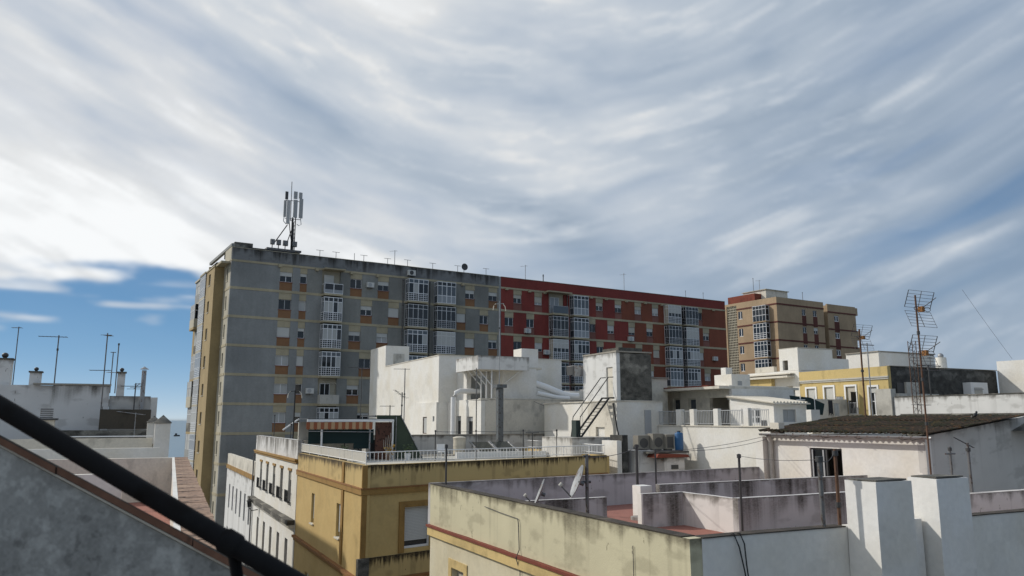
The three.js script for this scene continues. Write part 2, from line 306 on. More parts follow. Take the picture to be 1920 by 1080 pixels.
// cut a box's faces finer and unsettle it by hand-made amounts
function unsettle(g, cell, amp, seed) {
  const p = g.attributes.position, u = g.attributes.uv, n = g.attributes.normal, P = [], U = [], N = [], I = [];
  for (let f = 0; f < p.count; f += 4) {
    const V = [0, 1, 2, 3].map((k) => new THREE.Vector3().fromBufferAttribute(p, f + k)), W = [0, 1, 2, 3].map((k) => new THREE.Vector2().fromBufferAttribute(u, f + k)), nn = new THREE.Vector3().fromBufferAttribute(n, f);
    const na = Math.min(60, Math.max(1, Math.ceil(V[0].distanceTo(V[1]) / cell))), nb = Math.min(40, Math.max(1, Math.ceil(V[1].distanceTo(V[2]) / cell)));
    const b0 = P.length / 3;
    for (let b = 0; b <= nb; b++) for (let a = 0; a <= na; a++) {
      const s = a / na, t = b / nb, q = V[0].clone().multiplyScalar((1 - s) * (1 - t)).addScaledVector(V[1], s * (1 - t)).addScaledVector(V[2], s * t).addScaledVector(V[3], (1 - s) * t);
      const k = 0.8, h = (i) => (fbm(q.x * k + q.z * 1.3 + i * 9.1, q.y * k + q.z * 0.7 + i * 3.7, seed, 3) - 0.5) * 2 * amp;
      U.push(W[0].x * (1 - s) * (1 - t) + W[1].x * s * (1 - t) + W[2].x * s * t + W[3].x * (1 - s) * t, W[0].y * (1 - s) * (1 - t) + W[1].y * s * (1 - t) + W[2].y * s * t + W[3].y * (1 - s) * t);
      P.push(q.x + h(0), q.y + h(1) * 0.8, q.z + h(2)); N.push(nn.x, nn.y, nn.z);
    }
    for (let b = 0; b < nb; b++) for (let a = 0; a < na; a++) { const o = b0 + b * (na + 1) + a; I.push(o, o + 1, o + na + 2, o, o + na + 2, o + na + 1); }
  }
  const r = new THREE.BufferGeometry();
  r.setAttribute('position', new THREE.Float32BufferAttribute(P, 3)); r.setAttribute('normal', new THREE.Float32BufferAttribute(N, 3)); r.setAttribute('uv', new THREE.Float32BufferAttribute(U, 2)); r.setIndex(I); r.computeVertexNormals(); return r;
}

// ---------------------------------------------------------------- things
// Two street grids: r runs to the right, s away from the camera. STREET: the near quarter. BLOCK: the tall blocks behind.
const STREET = { rot: 26 * D, ox: 0, oz: 0 }, BLOCK = { rot: 31.5 * D, ox: -28.057, oz: -75.844 }, TANGRID = { rot: 31.5 * D, ox: 0, oz: 0 }, VIEW = { rot: 0, ox: 0, oz: 0 };
function toWorld(F, r, y, s) { return new THREE.Vector3(F.ox + r * Math.cos(F.rot) - s * Math.sin(F.rot), y, F.oz - r * Math.sin(F.rot) - s * Math.cos(F.rot)); }
const taken = new Map();
function numbered(n) { const k = taken.get(n) || 0; taken.set(n, k + 1); return k ? `${n}_${String(k).padStart(3, '0')}` : n; }
class Thing {
  constructor(name, label, category, F, base, group) {
    this.F = F; this.b = base; this.g = new THREE.Group(); this.g.name = numbered(name);
    this.g.position.copy(toWorld(F, base[0], base[1], base[2])); this.g.rotation.y = F.rot;
    this.g.userData = { label, category }; if (group) this.g.userData.group = group;
    scene.add(this.g);
  }
  l(r, y, s) { return [r - this.b[0], y - this.b[1], -(s - this.b[2])]; }
  geo(r0, r1, y0, y1, s0, s1, top) { uvShift = this.b[0] + 0.618 * this.b[2]; const q = boxGeo(r0 - this.b[0], r1 - this.b[0], y0 - this.b[1], y1 - this.b[1], -(s1 - this.b[2]), -(s0 - this.b[2]), top === undefined || top === null ? null : top - this.b[1]); uvShift = 0; return q; }
  tube(pts, r, seg) { return tubeGeo(pts.map((p) => this.l(...p)), r, seg); }
  prismR(poly, r0, r1) { return prismGeo(poly, r0, r1, (s, y, r) => this.l(r, y, s)); }   // poly in (s, y)
  prismS(poly, s0, s1) { return prismGeo(poly, s0, s1, (r, y, s) => this.l(r, y, s)); }   // poly in (r, y)
  prismY(poly, y0, y1) { return prismGeo(poly, y0, y1, (r, s, y) => this.l(r, y, s)); }   // poly in (r, s)
  mesh(name, geos, m, parent = this.g) {
    const g = Array.isArray(geos) ? (geos.length > 1 ? mergeGeometries(geos.map((q) => (q.index ? q : q))) : geos[0]) : geos;
    const o = new THREE.Mesh(g, m); o.name = name; o.castShadow = o.receiveShadow = true; parent.add(o); return o;
  }
  box(name, m, r0, r1, y0, y1, s0, s1, o = {}) {
    let q = this.geo(r0, r1, y0, y1, s0, s1, o.top); if (o.rough) q = unsettle(q, o.cell || 0.35, o.rough, o.seed || 7);
    return this.mesh(name, q, m, o.parent);
  }
  part(name, parent = this.g) { const p = new THREE.Group(); p.name = name; parent.add(p); return p; }
  // box on a face: axis 'r' = face looking left at r = plane, 's' = face looking back along the street at s = plane; a along, d inwards
  on(ax, plane, a0, a1, y0, y1, d0, d1, top) { return ax === 'r' ? this.geo(plane + d0, plane + d1, y0, y1, a0, a1, top) : this.geo(a0, a1, y0, y1, plane + d0, plane + d1, top); }
  onBox(name, m, ax, plane, a0, a1, y0, y1, d0, d1, o = {}) { let q = this.on(ax, plane, a0, a1, y0, y1, d0, d1, o.top); if (o.rough) q = unsettle(q, o.cell || 0.35, o.rough, o.seed || 7); return this.mesh(name, q, m, o.parent); }
  // wall with real openings [a0,a1,y0,y1]
  wall(name, m, ax, plane, a0, a1, y0, y1, th, holes = [], o = {}) {
    const A = [...new Set([a0, a1, ...holes.flatMap((h) => [h[0], h[1]])])].filter((v) => v >= a0 && v <= a1).sort((p, q) => p - q), Y = [...new Set([y0, y1, ...holes.flatMap((h) => [h[2], h[3]])])].filter((v) => v >= y0 && v <= y1).sort((p, q) => p - q), gs = [];
    for (let i = 0; i < A.length - 1; i++) { let run = null;
      for (let j = 0; j < Y.length - 1; j++) { const ca = (A[i] + A[i + 1]) / 2, cy = (Y[j] + Y[j + 1]) / 2, open = holes.some((h) => ca > h[0] && ca < h[1] && cy > h[2] && cy < h[3]);
        if (!open) { if (run) run[1] = Y[j + 1]; else run = [Y[j], Y[j + 1]]; }
        if (run && (open || j === Y.length - 2)) { let q = this.on(ax, plane, A[i], A[i + 1], run[0], run[1], 0, th, o.top); if (o.rough) q = unsettle(q, o.cell || 0.35, o.rough, o.seed || 7); gs.push(q); run = null; } } }
    return this.mesh(name, gs, m, o.parent);
  }
  // window unit in an opening
  window(ax, plane, a0, a1, y0, y1, o = {}) {
    const { frame = M.alu, pane = M.glass, shutter = 0, shutterMat = M.shutter, sill = 0, sillMat = M.whiteDirty, n = 2, rec = 0.14, fw = 0.055, name = 'window', rail = 0, backing = true } = o;
    const p = this.part(name, o.parent), e = 0.003;
    const f = [this.on(ax, plane, a0 + e, a0 + fw, y0 + e, y1 - e, rec, rec + 0.07), this.on(ax, plane, a1 - fw, a1 - e, y0 + e, y1 - e, rec, rec + 0.07), this.on(ax, plane, a0 + fw, a1 - fw, y0 + e, y0 + fw, rec + 0.001, rec + 0.069), this.on(ax, plane, a0 + fw, a1 - fw, y1 - fw, y1 - e, rec + 0.001, rec + 0.069)];
    const w = (a1 - a0 - 2 * fw) / n;
    for (let i = 1; i < n; i++) { const c = a0 + fw + w * i; f.push(this.on(ax, plane, c - fw * 0.6, c + fw * 0.6, y0 + fw, y1 - fw, rec + 0.002, rec + 0.068)); }
    if (rail) f.push(this.on(ax, plane, a0 + fw, a1 - fw, mix(y0, y1, rail) - 0.03, mix(y0, y1, rail) + 0.03, rec + 0.004, rec + 0.066));
    this.mesh('frame', f, frame, p);
    for (let i = 0; i < n; i++) { const c = a0 + fw + w * i; this.mesh('pane', this.on(ax, plane, c, c + w, y0 + fw, y1 - fw, rec + 0.03, rec + 0.045), (o.panes && o.panes[i]) || pane, p); }
    if (shutter > 0) { const ys = y1 - (y1 - y0) * Math.min(shutter, 0.985), gs = [], nn = Math.max(2, Math.round((y1 - ys) / 0.055)), hh = (y1 - ys) / nn; for (let i = 0; i < nn; i++) gs.push(this.on(ax, plane, a0 + 0.012, a1 - 0.012, ys + i * hh, ys + i * hh + hh * 0.86, rec - 0.045, rec - 0.028)); gs.push(this.on(ax, plane, a0 + 0.012, a1 - 0.012, ys, y1 - 0.002, rec - 0.034, rec - 0.02)); this.mesh('shutter', gs, shutterMat, p); }
    if (sill) this.mesh('sill', this.on(ax, plane, a0 - 0.05, a1 + 0.05, y0 - 0.06, y0 - 0.001, -sill, rec + 0.06), sillMat, p);
    return p;
  }
}
function tagS(o, name) { o.name = name; o.userData.kind = 'structure'; o.castShadow = o.receiveShadow = true; scene.add(o); return o; }
// ---------------------------------------------------------------- ground, street, sea
{
  { const gr = new THREE.Mesh(boxGeo(-160, 420, -0.9, 0, -185, 60), mat([0.16, 0.155, 0.145], { map: 'asphalt' })); gr.rotation.y = STREET.rot; tagS(gr, 'ground'); }
  const sea = new THREE.Mesh(new THREE.PlaneGeometry(56000, 56000, 1, 1).rotateX(-Math.PI / 2), new THREE.MeshPhysicalMaterial({ color: new THREE.Color().setRGB(0.10, 0.17, 0.22), roughness: 0.32, bumpMap: T.wave, bumpScale: 0.35, ior: 1.33 }));
  { const u = sea.geometry.attributes.uv; for (let i = 0; i < u.count; i++) u.setXY(i, u.getX(i) * 56000, u.getY(i) * 56000); }
  sea.position.set(0, -1, 0); tagS(sea, 'sea');
  const flat = (name, m, r0, r1, s0, s1, y0, y1) => { const c = toWorld(STREET, 0, 0, 0), q = boxGeo(r0, r1, y0, y1, -s1, -s0); const o = new THREE.Mesh(q, m); o.position.copy(c); o.rotation.y = STREET.rot; tagS(o, name); };
  flat('street', mat([0.06, 0.06, 0.06], { map: 'asphalt' }), 3.4, 7.6, -30, 84, -0.05, 0.004);
  flat('pavement', mat([0.26, 0.25, 0.235], { map: 'dirty' }), 2.1, 3.4, -30, 84, -0.05, 0.13);
  flat('pavement', mat([0.26, 0.25, 0.235], { map: 'dirty' }), 7.6, 8.8, -30, 84, -0.05, 0.13);
  scene.children[scene.children.length - 1].name = 'pavement_001';
}

// ---------------------------------------------------------------- apartment blocks
const ST = 2.87, BAND = 25.07;
function glazedBalcony(B, a0, a1, y0, kind, i) {
  const p = B.part('balcony'), pl = 0, dep = 0.95, f = -dep, H = 2.58;
  const on = (A0, A1, Y0, Y1, d0, d1) => B.on('s', pl, A0, A1, y0 + Y0, y0 + Y1, d0, d1);
  B.mesh('floor_slab', on(a0, a1, -0.13, 0.08, f, -0.002), M.facBeige, p);
  const w = a1 - a0, fr = M.alu, nb = 4, bw = w / nb, t = 0.032;
  if (kind === 'open') {
    B.mesh('railing', [on(a0, a1, 0.98, 1.03, f, f + 0.05), on(a0, a0 + 0.04, 0.08, 0.98, f, f + 0.04), on(a1 - 0.04, a1, 0.08, 0.98, f, f + 0.04), on(a0 + 0.02, a0 + 0.05, 0.98, 1.03, f + 0.05, -0.01)], M.aluGrey, p);
    B.mesh('glass_panel', on(a0 + 0.05, a1 - 0.05, 0.10, 0.97, f + 0.012, f + 0.022), M.glassBlue, p);
    return;
  }
  if (kind === 'solid') {
    B.mesh('parapet', [on(a0, a1, 0.08, 1.0, f, f + 0.1), on(a0, a0 + 0.1, 0.08, 1.0, f + 0.1, -0.002), on(a1 - 0.1, a1, 0.08, 1.0, f + 0.1, -0.002)], M.paleGrey, p); return;
  }
  if (kind === 'low') {                                     // half-height glazed screen
    const g = [on(a0, a1, 1.1, 1.16, f, f + 0.05), on(a0, a1, 0.08, 0.14, f, f + 0.05)];
    for (let k = 0; k <= 2; k++) { const c = a0 + k * w / 2; g.push(on(Math.max(a0, c - 0.04), Math.min(a1, c + 0.04), 0.14, 1.1, f + 0.001, f + 0.049)); }
    g.push(on(a0, a0 + 0.05, 1.1, 1.15, f + 0.05, -0.01));
    B.mesh('frame', g, fr, p); B.mesh('pane', on(a0 + 0.05, a1 - 0.05, 0.5, 1.1, f + 0.02, f + 0.03), M.glass, p); B.mesh('lower_panel', on(a0 + 0.05, a1 - 0.05, 0.14, 0.5, f + 0.018, f + 0.032), M.frosted, p); return;
  }
  const thin = kind === 'dark', q = thin ? 0.018 : t, yR = 0.95, yT = 2.08;
  const g = [];
  for (let k = 0; k <= nb; k++) { const c = a0 + k * bw, e = (k === 0 || k === nb || k === 2) ? q * 1.45 : q; g.push(on(Math.max(a0, c - e), Math.min(a1, c + e), 0.08, H, f, f + 0.06)); }
  for (const y of [0.10, yR, yT, H - 0.05]) g.push(on(a0 + 0.02, a1 - 0.02, y - q * 1.2, y + q * 1.2, f + 0.002, f + 0.058));
  const sideX = (A) => { g.push(on(A - q, A + q, 0.08, H, -0.08, -0.01)); for (const y of [0.10, yR, yT, H - 0.05]) g.push(on(A - q, A + q, y - q, y + q, f + 0.06, -0.08)); g.push(on(A - q, A + q, yR, H, f * 0.5 - 0.02, f * 0.5 + 0.02)); };
  sideX(a0 + q); sideX(a1 - q);
  B.mesh('frame', g, fr, p);
  const lower = kind === 'panel' ? M.frosted : null;
  if (!lower) { const s = []; for (const y of [0.3, 0.52, 0.74]) { s.push(on(a0 + 0.03, a1 - 0.03, y - 0.022, y + 0.022, f - 0.02, f - 0.002)); s.push(on(a0 + 0.004, a0 + 0.03, y - 0.022, y + 0.022, f + 0.06, -0.08)); }
    for (let k = 0; k < nb; k++) s.push(on(a0 + (k + 0.5) * bw - 0.016, a0 + (k + 0.5) * bw + 0.016, 0.1, yR, f - 0.021, f - 0.001));
    B.mesh('lower_grille', s, thin ? M.aluGrey : fr, p); B.mesh('lower_panel', on(a0 + 0.04, a1 - 0.04, 0.13, yR - 0.05, f + 0.02, f + 0.03), M.glass, p);
  } else B.mesh('lower_panel', on(a0 + 0.04, a1 - 0.04, 0.13, yR - 0.05, f + 0.02, f + 0.03), lower, p);
  for (let k = 0; k < nb; k++) {
    const c = a0 + k * bw, cur = kind === 'white' && hash(i, k, 4) > 0.55;
    B.mesh('pane', on(c + 0.02, c + bw - 0.02, yR, yT, f + 0.022, f + 0.03), kind === 'panel' ? M.glassBlue : (cur ? M.curtain : M.glass), p);
  }
  B.mesh('transom', on(a0 + 0.03, a1 - 0.03, yT, H - 0.05, f + 0.022, f + 0.03), kind === 'white' && hash(i, 9, 4) > 0.5 ? M.glassBlue : M.glass, p);
  for (const e of [a0 + 0.022, a1 - 0.03]) B.mesh('side_glazing', on(e, e + 0.008, 0.1, H - 0.06, f + 0.06, -0.08), kind === 'closed' ? M.facPale : (thin ? M.glass : M.glassBlue), p);
  if (kind === 'closed' || kind === 'half') { const yb = kind === 'closed' ? 1.45 : 1.0, gs = []; for (let y = yb; y < H - 0.06; y += 0.11) gs.push(on(a0 + 0.06, a1 - 0.06, y, y + 0.095, f - 0.016, f - 0.003)); B.mesh('roller_blind', gs, M.shutter, p); }
}
// one facade: storeys of panels between bands, columns of windows with their own lintel and spandrel
function facade(B, u0, u1, kTop, kEnd, spec, pal) {
  for (let k = kTop; k < kEnd; k++) {
    const y0 = BAND - ST * k, b0 = y0 - 0.13, b1 = y0 + 0.13, nxt = y0 + ST - 0.13, wins = spec.wins(k), bals = spec.bals(k);
    B.onBox('band', M.facBeige, 's', 0, u0, u1, b0, b1, -0.03, 0.34);
    const cells = [...wins.map((w) => ({ a: w[0] - 0.03, b: w[1] + 0.03, w })), ...bals.map((q) => ({ a: q[0], b: q[1], q }))].sort((x, y) => x.a - y.a);
    let a = u0; const panel = (A, C) => { if (C - A > 0.02) { const m = pal.panel(A, C, k); B.onBox('wall_panel', m, 's', 0, A, C, b1, nxt, 0, 0.32); } };
    for (const c of cells) {
      panel(a, c.a); a = c.b;
      if (c.w) {
        const [w0, w1, o] = c.w, yS = y0 + (o && o.low !== undefined ? o.low : 1.02), yT = y0 + 2.07;
        B.onBox('lintel_panel', M.facBeige, 's', 0, c.a, c.b, yT, nxt, 0.03, 0.33);
        B.onBox('spandrel_panel', pal.span(w0, k), 's', 0, c.a, c.b, b1, yS, 0.03, 0.33);
        const h = hash(Math.round(w0 * 10), k, 77), h2 = hash(Math.round(w0 * 10), k, 78);
        const sh = o && o.sh !== undefined ? o.sh : (h < 0.3 ? 0.42 : h < 0.45 ? 0.7 : h < 0.6 ? 0.97 : h < 0.7 ? 0.25 : 0);
        B.window('s', 0.03, c.a, c.b, yS, yT, { shutter: sh, sill: 0.06, sillMat: M.facPink, n: w1 - w0 < 0.9 ? 1 : 2, rec: 0.12, frame: h2 < 0.7 ? M.alu : M.aluGrey, shutterMat: pal.shutter(w0, k), pane: h2 < 0.25 ? M.curtain : M.glass });
      } else {
        const [q0, q1, kind] = c.q;
        B.onBox('balcony_back_wall', M.facPale, 's', 0, q0, q1, b1, nxt, 0.22, 0.33);
        if (kind === 'open' || kind === 'low' || kind === 'solid') B.window('s', 0.02, q0 + 0.25, q1 - 0.7, b1 + 0.01, y0 + 2.2, { name: 'balcony_door', rec: 0.1, pane: kind === 'open' ? M.frosted : M.glass, shutter: kind === 'low' ? 0.5 : 0 });
        glazedBalcony(B, q0, q1, y0, kind, k * 31 + Math.round(q0));
      }
    }
    panel(a, u1);
  }
}
function parapetBlock(B, m, u0, u1, dep, y) {                       // roof slab, parapet ring and coping
  B.box('roof', M.roofGrey, u0, u1, 27.75, 27.93, 0.35, dep);
  B.onBox('cornice_band', M.facBeige, 's', 0, u0, u1, 27.72, 27.94, -0.04, 0.34);
  B.onBox('parapet', m, 's', 0, u0, u1, 27.945, y, 0, 0.25, { top: y });
  B.onBox('coping', M.facPale, 's', 0, u0, u1, y + 0.001, y + 0.045, -0.04, 0.29);
  B.onBox('rear_wall', M.facBeige, 's', dep, u0, u1, 0, y, 0, 0.25);
}
{
  const even = (k) => k % 2 === 0;
  // ---- grey block
  const B = new Thing('apartment_block', 'long grey apartment block with beige bands, orange window panels and cell mast', 'building', BLOCK, [0, 0, 0]);
  B.box('core', M.room, 0.36, 31.3, 0, 27.7, 0.36, 11.9);
  const kindA = ['low', 'white', 'white', 'white', 'solid', 'white', 'white', 'dark'], kindB = ['white', 'dark', 'white', 'white', 'white', 'dark', 'white', 'dark'], kindC = ['panel', 'dark', 'half', 'white', 'dark', 'white', 'white', 'dark'];
  const shA = [0.42, 0, 0.95, 0, 0, 0, 0.4, 0], shN = [0.3, 0, 0.3, 0.97, 0, 0.42, 0, 0];
  facade(B, 0, 31.0, 0, 8, {
    wins: (k) => [[4.87, 6.12, { sh: shA[k] }], [6.98, 7.65, { sh: shN[k] }], ...(even(k) ? [[12.45, 13.7], [15.6, 16.85], [26.5, 27.7], [29.65, 30.8]] : [[13.7, 14.95], [16.9, 18.1], [25.4, 26.5], [28.45, 29.55]])],
    bals: (k) => [[9.3, 11.3, kindA[k]], [18.85, 21.25, kindB[k]], [22.4, 24.75, kindC[k]]],
  }, { panel: (a, c, k) => (a > 11 || (a > 7 && k < 1) ? M.facWorn : M.facGrey)[Math.floor(hash(Math.round(a * 7), k, 3) * 3)], span: () => M.facOrange, shutter: () => M.shutter });
  B.onBox('lower_wall', M.facGrey[0], 's', 0, 0.0, 31.0, 0, BAND - ST * 7 - 0.13, 0, 0.32);
  B.onBox('end_pilaster', M.facGrey[1], 's', 0, 31.0, 31.3, 0, 29.15, -0.05, 0.34);
  parapetBlock(B, mat([0.215, 0.22, 0.22], { map: 'streakHeavy', bump: 0.004 }), 0, 31.0, 12, 29.15);
  B.mesh('top_canopy', B.on('s', 0, 9.25, 11.5, 27.72, 27.86, -1.05, -0.05), M.facBeige);
  for (const u of [4.6, 8.5, 12.3, 15.3, 25.9]) B.onBox('beam_end', M.facBeige, 's', 0, u, u + 0.3, 27.55, 27.84, -0.32, -0.045);
  // end wall towards the street, its slender windows, the stair tower and the sea-side balconies
  const eS = 3.3, tP = 0.95, tE = 7.6;
  { const holes = []; for (let k = 0; k < 9; k++) holes.push([1.35, 1.95, BAND - ST * k + 0.85, BAND - ST * k + 2.15]);
    B.wall('end_wall', M.facPale, 'r', 0, 0.35, eS, 0, 29.3, 0.3, holes);
    for (const h of holes) B.window('r', 0, ...h, { n: 1, rec: 0.16, sill: 0.07, pane: M.glassBlue, shutter: hash(Math.round(h[2] * 9), 3, 8) < 0.4 ? 0.5 : 0 });
    for (let k = 0; k < 9; k++) B.onBox('end_band', M.facBeige, 'r', 0, 0.36, eS, BAND - ST * k - 0.12, BAND - ST * k + 0.12, -0.04, -0.002); }
  B.onBox('end_parapet', M.facGrey[2], 'r', 0, 0.26, 11.9, 29.31, 29.6, -0.04, 0.24);
  B.box('end_eaves', M.facBeige, -0.9, -0.06, 27.55, 27.75, 0.4, 3.0);
  B.box('roof_shed', M.cement, 0.4, 2.2, 29.0, 29.95, 1.0, 6.0);
  { const holes = []; for (let k = 0; k < 8; k++) holes.push([5.3, 6.3, BAND - ST * k + 0.9, BAND - ST * k + 2.1]);
    B.wall('stair_tower_wall', M.facTan, 'r', -tP, eS, tE, 2.9, 27.6, 0.28, holes);
    for (const h of holes) B.window('r', -tP, ...h, { n: 2, rec: 0.14, sill: 0.06, pane: M.glass });
    B.box('stair_tower_front', M.facTan, -tP + 0.28, -0.002, 2.9, 27.6, eS, eS + 0.25);
    B.box('stair_tower_core', M.room, -tP + 0.3, -0.01, 3.0, 27.5, eS + 0.3, tE - 0.1);
    B.box('stair_tower_roof', M.facBeige, -tP - 0.07, 0.0, 27.601, 27.75, eS - 0.1, tE + 0.1); B.box('stair_tower_base', M.facBeige, -tP - 0.1, -0.003, 2.6, 2.898, eS - 0.1, tE + 0.1); }
  B.box('end_wall_rear', M.facTan, 0, 0.3, 0, 28.4, tE + 0.02, 20); B.box('end_wall_base', M.facPale, -0.3, -0.01, 0, 2.59, eS, 20);
  B.box('wing_pier', M.facPale, -0.7, -0.004, 0, 27.4, 10.9, 11.9);
  B.box('rear_wing', M.facBeige, 0.31, 12, 0, 28.0, 12.3, 20);
  for (let k = 0; k < 9; k++) {
    const y = BAND - ST * k;
    { const p = B.part('side_balcony'), d = 1.05, s0 = 7.75, s1 = 10.85; B.mesh('floor_slab', B.geo(-d, -0.004, y - 0.16, y + 0.06, s0, s1), M.facPale, p);
      const g = []; for (let i = 0; i <= 5; i++) g.push(B.geo(-d, -d + 0.05, y + 0.06, y + 2.7, s0 + i * 0.61, s0 + 0.05 + i * 0.61)); for (const h of [0.1, 0.3, 0.5, 0.7, 0.9, 1.05, 2.1, 2.66]) g.push(B.geo(-d - 0.012, -d + 0.04, y + h - 0.025, y + h + 0.025, s0, s1)); for (const h of [0.1, 1.05, 2.1, 2.66]) g.push(B.geo(-d + 0.05, -0.01, y + h - 0.025, y + h + 0.025, s0, s0 + 0.05));
      B.mesh('frame', g, M.alu, p); B.mesh('glazing', B.geo(-d + 0.015, -d + 0.025, y + 0.1, y + 2.65, s0 + 0.05, s1 - 0.05), k % 3 === 1 ? M.shutterGrey : k % 3 === 2 ? M.curtain : M.frosted, p); B.mesh('side_glazing', B.geo(-d + 0.05, -0.05, y + 0.1, y + 2.65, s0 + 0.015, s0 + 0.025), k % 2 ? M.glassBlue : M.glass, p); }
    { const p = B.part('side_balcony'), d = 0.85 + (k === 1 ? 0.4 : 0) + (k === 4 ? 0.2 : 0) - (k === 2 ? 0.2 : 0), s0 = 12.0, s1 = 14.8; B.mesh('floor_slab', B.geo(-d, -0.004, y - 0.2, y + 0.04, s0, s1), k % 2 ? M.facTan : M.facPale, p);
      B.mesh('parapet', [B.geo(-d, -d + 0.1, y + 0.04, y + 0.98, s0, s1), B.geo(-d + 0.1, -0.01, y + 0.04, y + 0.98, s0, s0 + 0.1)], k % 3 === 0 ? M.facGrey[1] : k % 3 === 1 ? M.facPale : M.cement, p);
      const g = []; for (const s of [s0 + 0.02, s0 + 1.6, s1 - 0.1]) g.push(B.geo(-d + 0.01, -d + 0.07, y + 0.98, y + 2.66, s, s + 0.06)); for (const x of [-0.5, -0.1]) g.push(B.geo(x, x + 0.06, y + 0.98, y + 2.66, s0 + 0.02, s0 + 0.08)); g.push(B.geo(-d, -0.01, y + 1.9, y + 1.95, s0 + 0.025, s0 + 0.075), B.geo(-d + 0.005, -d + 0.065, y + 1.9, y + 1.95, s0 + 0.08, s1)); B.mesh('frame', g, k % 2 ? M.alu : M.aluGrey, p);
      B.mesh('glazing', B.geo(-d + 0.08, -0.05, y + 0.98, y + 2.64, s0 + 0.04, s0 + 0.05), k % 4 === 3 ? M.frosted : M.glass, p); B.mesh('side_glazing', B.geo(-d + 0.03, -d + 0.04, y + 0.98, y + 2.64, s0 + 0.1, s1 - 0.1), k % 2 ? M.shutterGrey : M.curtain, p); }
  }
  B.box('upper_balcony_canopy', M.facPale, -0.95, -0.01, 27.55, 27.75, 11.95, 14.9); B.box('upper_balcony_canopy', M.facBeige, -1.1, -0.01, 27.62, 27.8, 7.72, 10.88); B.box('roof_screen', M.cement, 0.32, 3.2, 28.0, 29.3, 9.6, 14);
  // roof-edge lift housings, low and pale along the roof
  B.box('roof_hatch', M.facPale, 6.7, 10.0, 27.95, 29.75, 2.6, 6); B.box('roof_hatch', M.facPale, 15.6, 20.9, 27.95, 29.95, 3.4, 7);

  // ---- red block
  const R = new Thing('apartment_block', 'dark red apartment block with beige bands and glazed balconies, joined to the grey block', 'building', BLOCK, [31.3, 0, 0]);
  R.box('core', M.room, 31.3, 69.2, 0, 27.7, 0.36, 11.9);
  const rA = ['open', 'dark', 'closed', 'dark', 'dark', 'dark', 'dark'], rB = ['panel', 'panel', 'white', 'white', 'dark', 'dark', 'dark'], rC = ['closed', 'dark', 'white', 'panel', 'dark', 'dark', 'dark'], rD = ['dark', 'half', 'white', 'white', 'dark', 'dark', 'dark'];
  facade(R, 31.3, 69.5, 0, 6, {
    wins: (k) => (even(k) ? [[33.14, 34.28], [36.2, 37.3], [45.75, 46.87], [48.9, 50.0], [52.3, 53.45], [55.4, 56.5], [63.95, 64.8]] : [[31.9, 33.1], [35.0, 36.1], [44.65, 45.6], [47.6, 48.7], [51.15, 52.25], [54.3, 55.4], [64.85, 66.05]]),
    bals: (k) => [[38.3, 40.65, rA[k]], [41.5, 43.85, rB[k]], [57.5, 59.85, rC[k]], [60.75, 63.1, rD[k]]],
  }, { panel: (a, c, k) => (a > 49.8 ? M.facBrick[Math.floor(hash(Math.round(a * 7), k, 5) * 2)] : M.facRed[Math.floor(hash(Math.round(a * 7), k, 3) * 3)]), span: () => M.facPink, shutter: (a, k) => (hash(Math.round(a), k, 6) < 0.5 ? M.shutterWarm : M.shutter) });
  R.onBox('lower_wall', M.facRed[1], 's', 0, 31.3, 69.5, 0, BAND - ST * 5 - 0.13, 0, 0.32);
  parapetBlock(R, mat([0.225, 0.042, 0.034], { map: 'grime', bump: 0.004 }), 31.3, 69.5, 12, 29.15);
  R.mesh('top_canopy', R.on('s', 0, 37.6, 41.2, 27.74, 27.9, -1.05, -0.05), M.facBeige);
  for (const u of [31.9, 35.2, 37.5, 44.7, 47.2, 50.6, 53.9, 56.9, 66.8]) R.onBox('beam_end', M.facBeige, 's', 0, u, u + 0.32, 27.56, 27.86, -0.32, -0.045);
  R.box('end_wall', M.facBrick[0], 69.21, 69.5, 0, 29.15, 0.36, 12);
  R.box('roof_hatch', M.facRed[2], 33.5, 37.6, 27.95, 29.75, 3, 7); R.box('roof_hatch', M.facPale, 51.2, 56.2, 27.95, 29.85, 3, 7);

  // ---- tan block at the far right
  const C = new Thing('apartment_block', 'tan apartment block with maroon bands and a lattice stair screen, right of the red block', 'building', TANGRID, [98.89, 0, 81.31]);
  const r0 = 98.89, s0 = 81.31;
  { const holes = []; for (let k = 0; k < 7; k++) holes.push([88.35, 89.28, 28.5 - ST * k, 29.8 - ST * k]);
    C.wall('side_wall', M.tan, 'r', r0, s0 + 0.3, 89.55, 0, 31.3, 0.3, holes);
    for (const h of holes) C.window('r', r0, ...h, { n: 2, rec: 0.1, fw: 0.09, pane: M.glass });
    const h2 = []; for (const [a, b] of [[104.85, 105.85], [107.6, 108.65]]) for (let k = 0; k < 7; k++) h2.push([a, b, 28.75 - ST * k, 29.75 - ST * k]);
    C.wall('front_wall', M.tan, 's', s0, r0, 110.4, 0, 31.3, 0.3, h2);
    for (const h of h2) { C.window('s', s0, ...h, { n: 2, rec: 0.1, shutter: hash(Math.round(h[0] * 4), Math.round(h[2]), 9) < 0.35 ? 0.5 : 0 }); C.onBox('window_panel', M.maroon, 's', s0, h[0], h[1], h[2] - 1.72, h[2] - 0.02, -0.03, -0.002); }
    for (let k = 0; k < 8; k++) { const y = 30.2 - ST * k; C.onBox('band', M.maroon, 'r', r0, s0 - 0.06, 89.5, y - 0.12, y + 0.12, -0.06, -0.002); C.onBox('band', M.maroon, 's', s0, r0 - 0.06, 110.4, y - 0.12, y + 0.12, -0.07, -0.033); }
    C.box('core', M.room, r0 + 0.31, 110.0, 0, 31, s0 + 0.31, 96); C.box('roof', M.roofGrey, r0 + 0.31, 110.0, 31.001, 31.1, s0 + 0.31, 96); C.box('far_wall', M.tan, 110.01, 110.4, 0, 31.3, s0 + 0.31, 96);
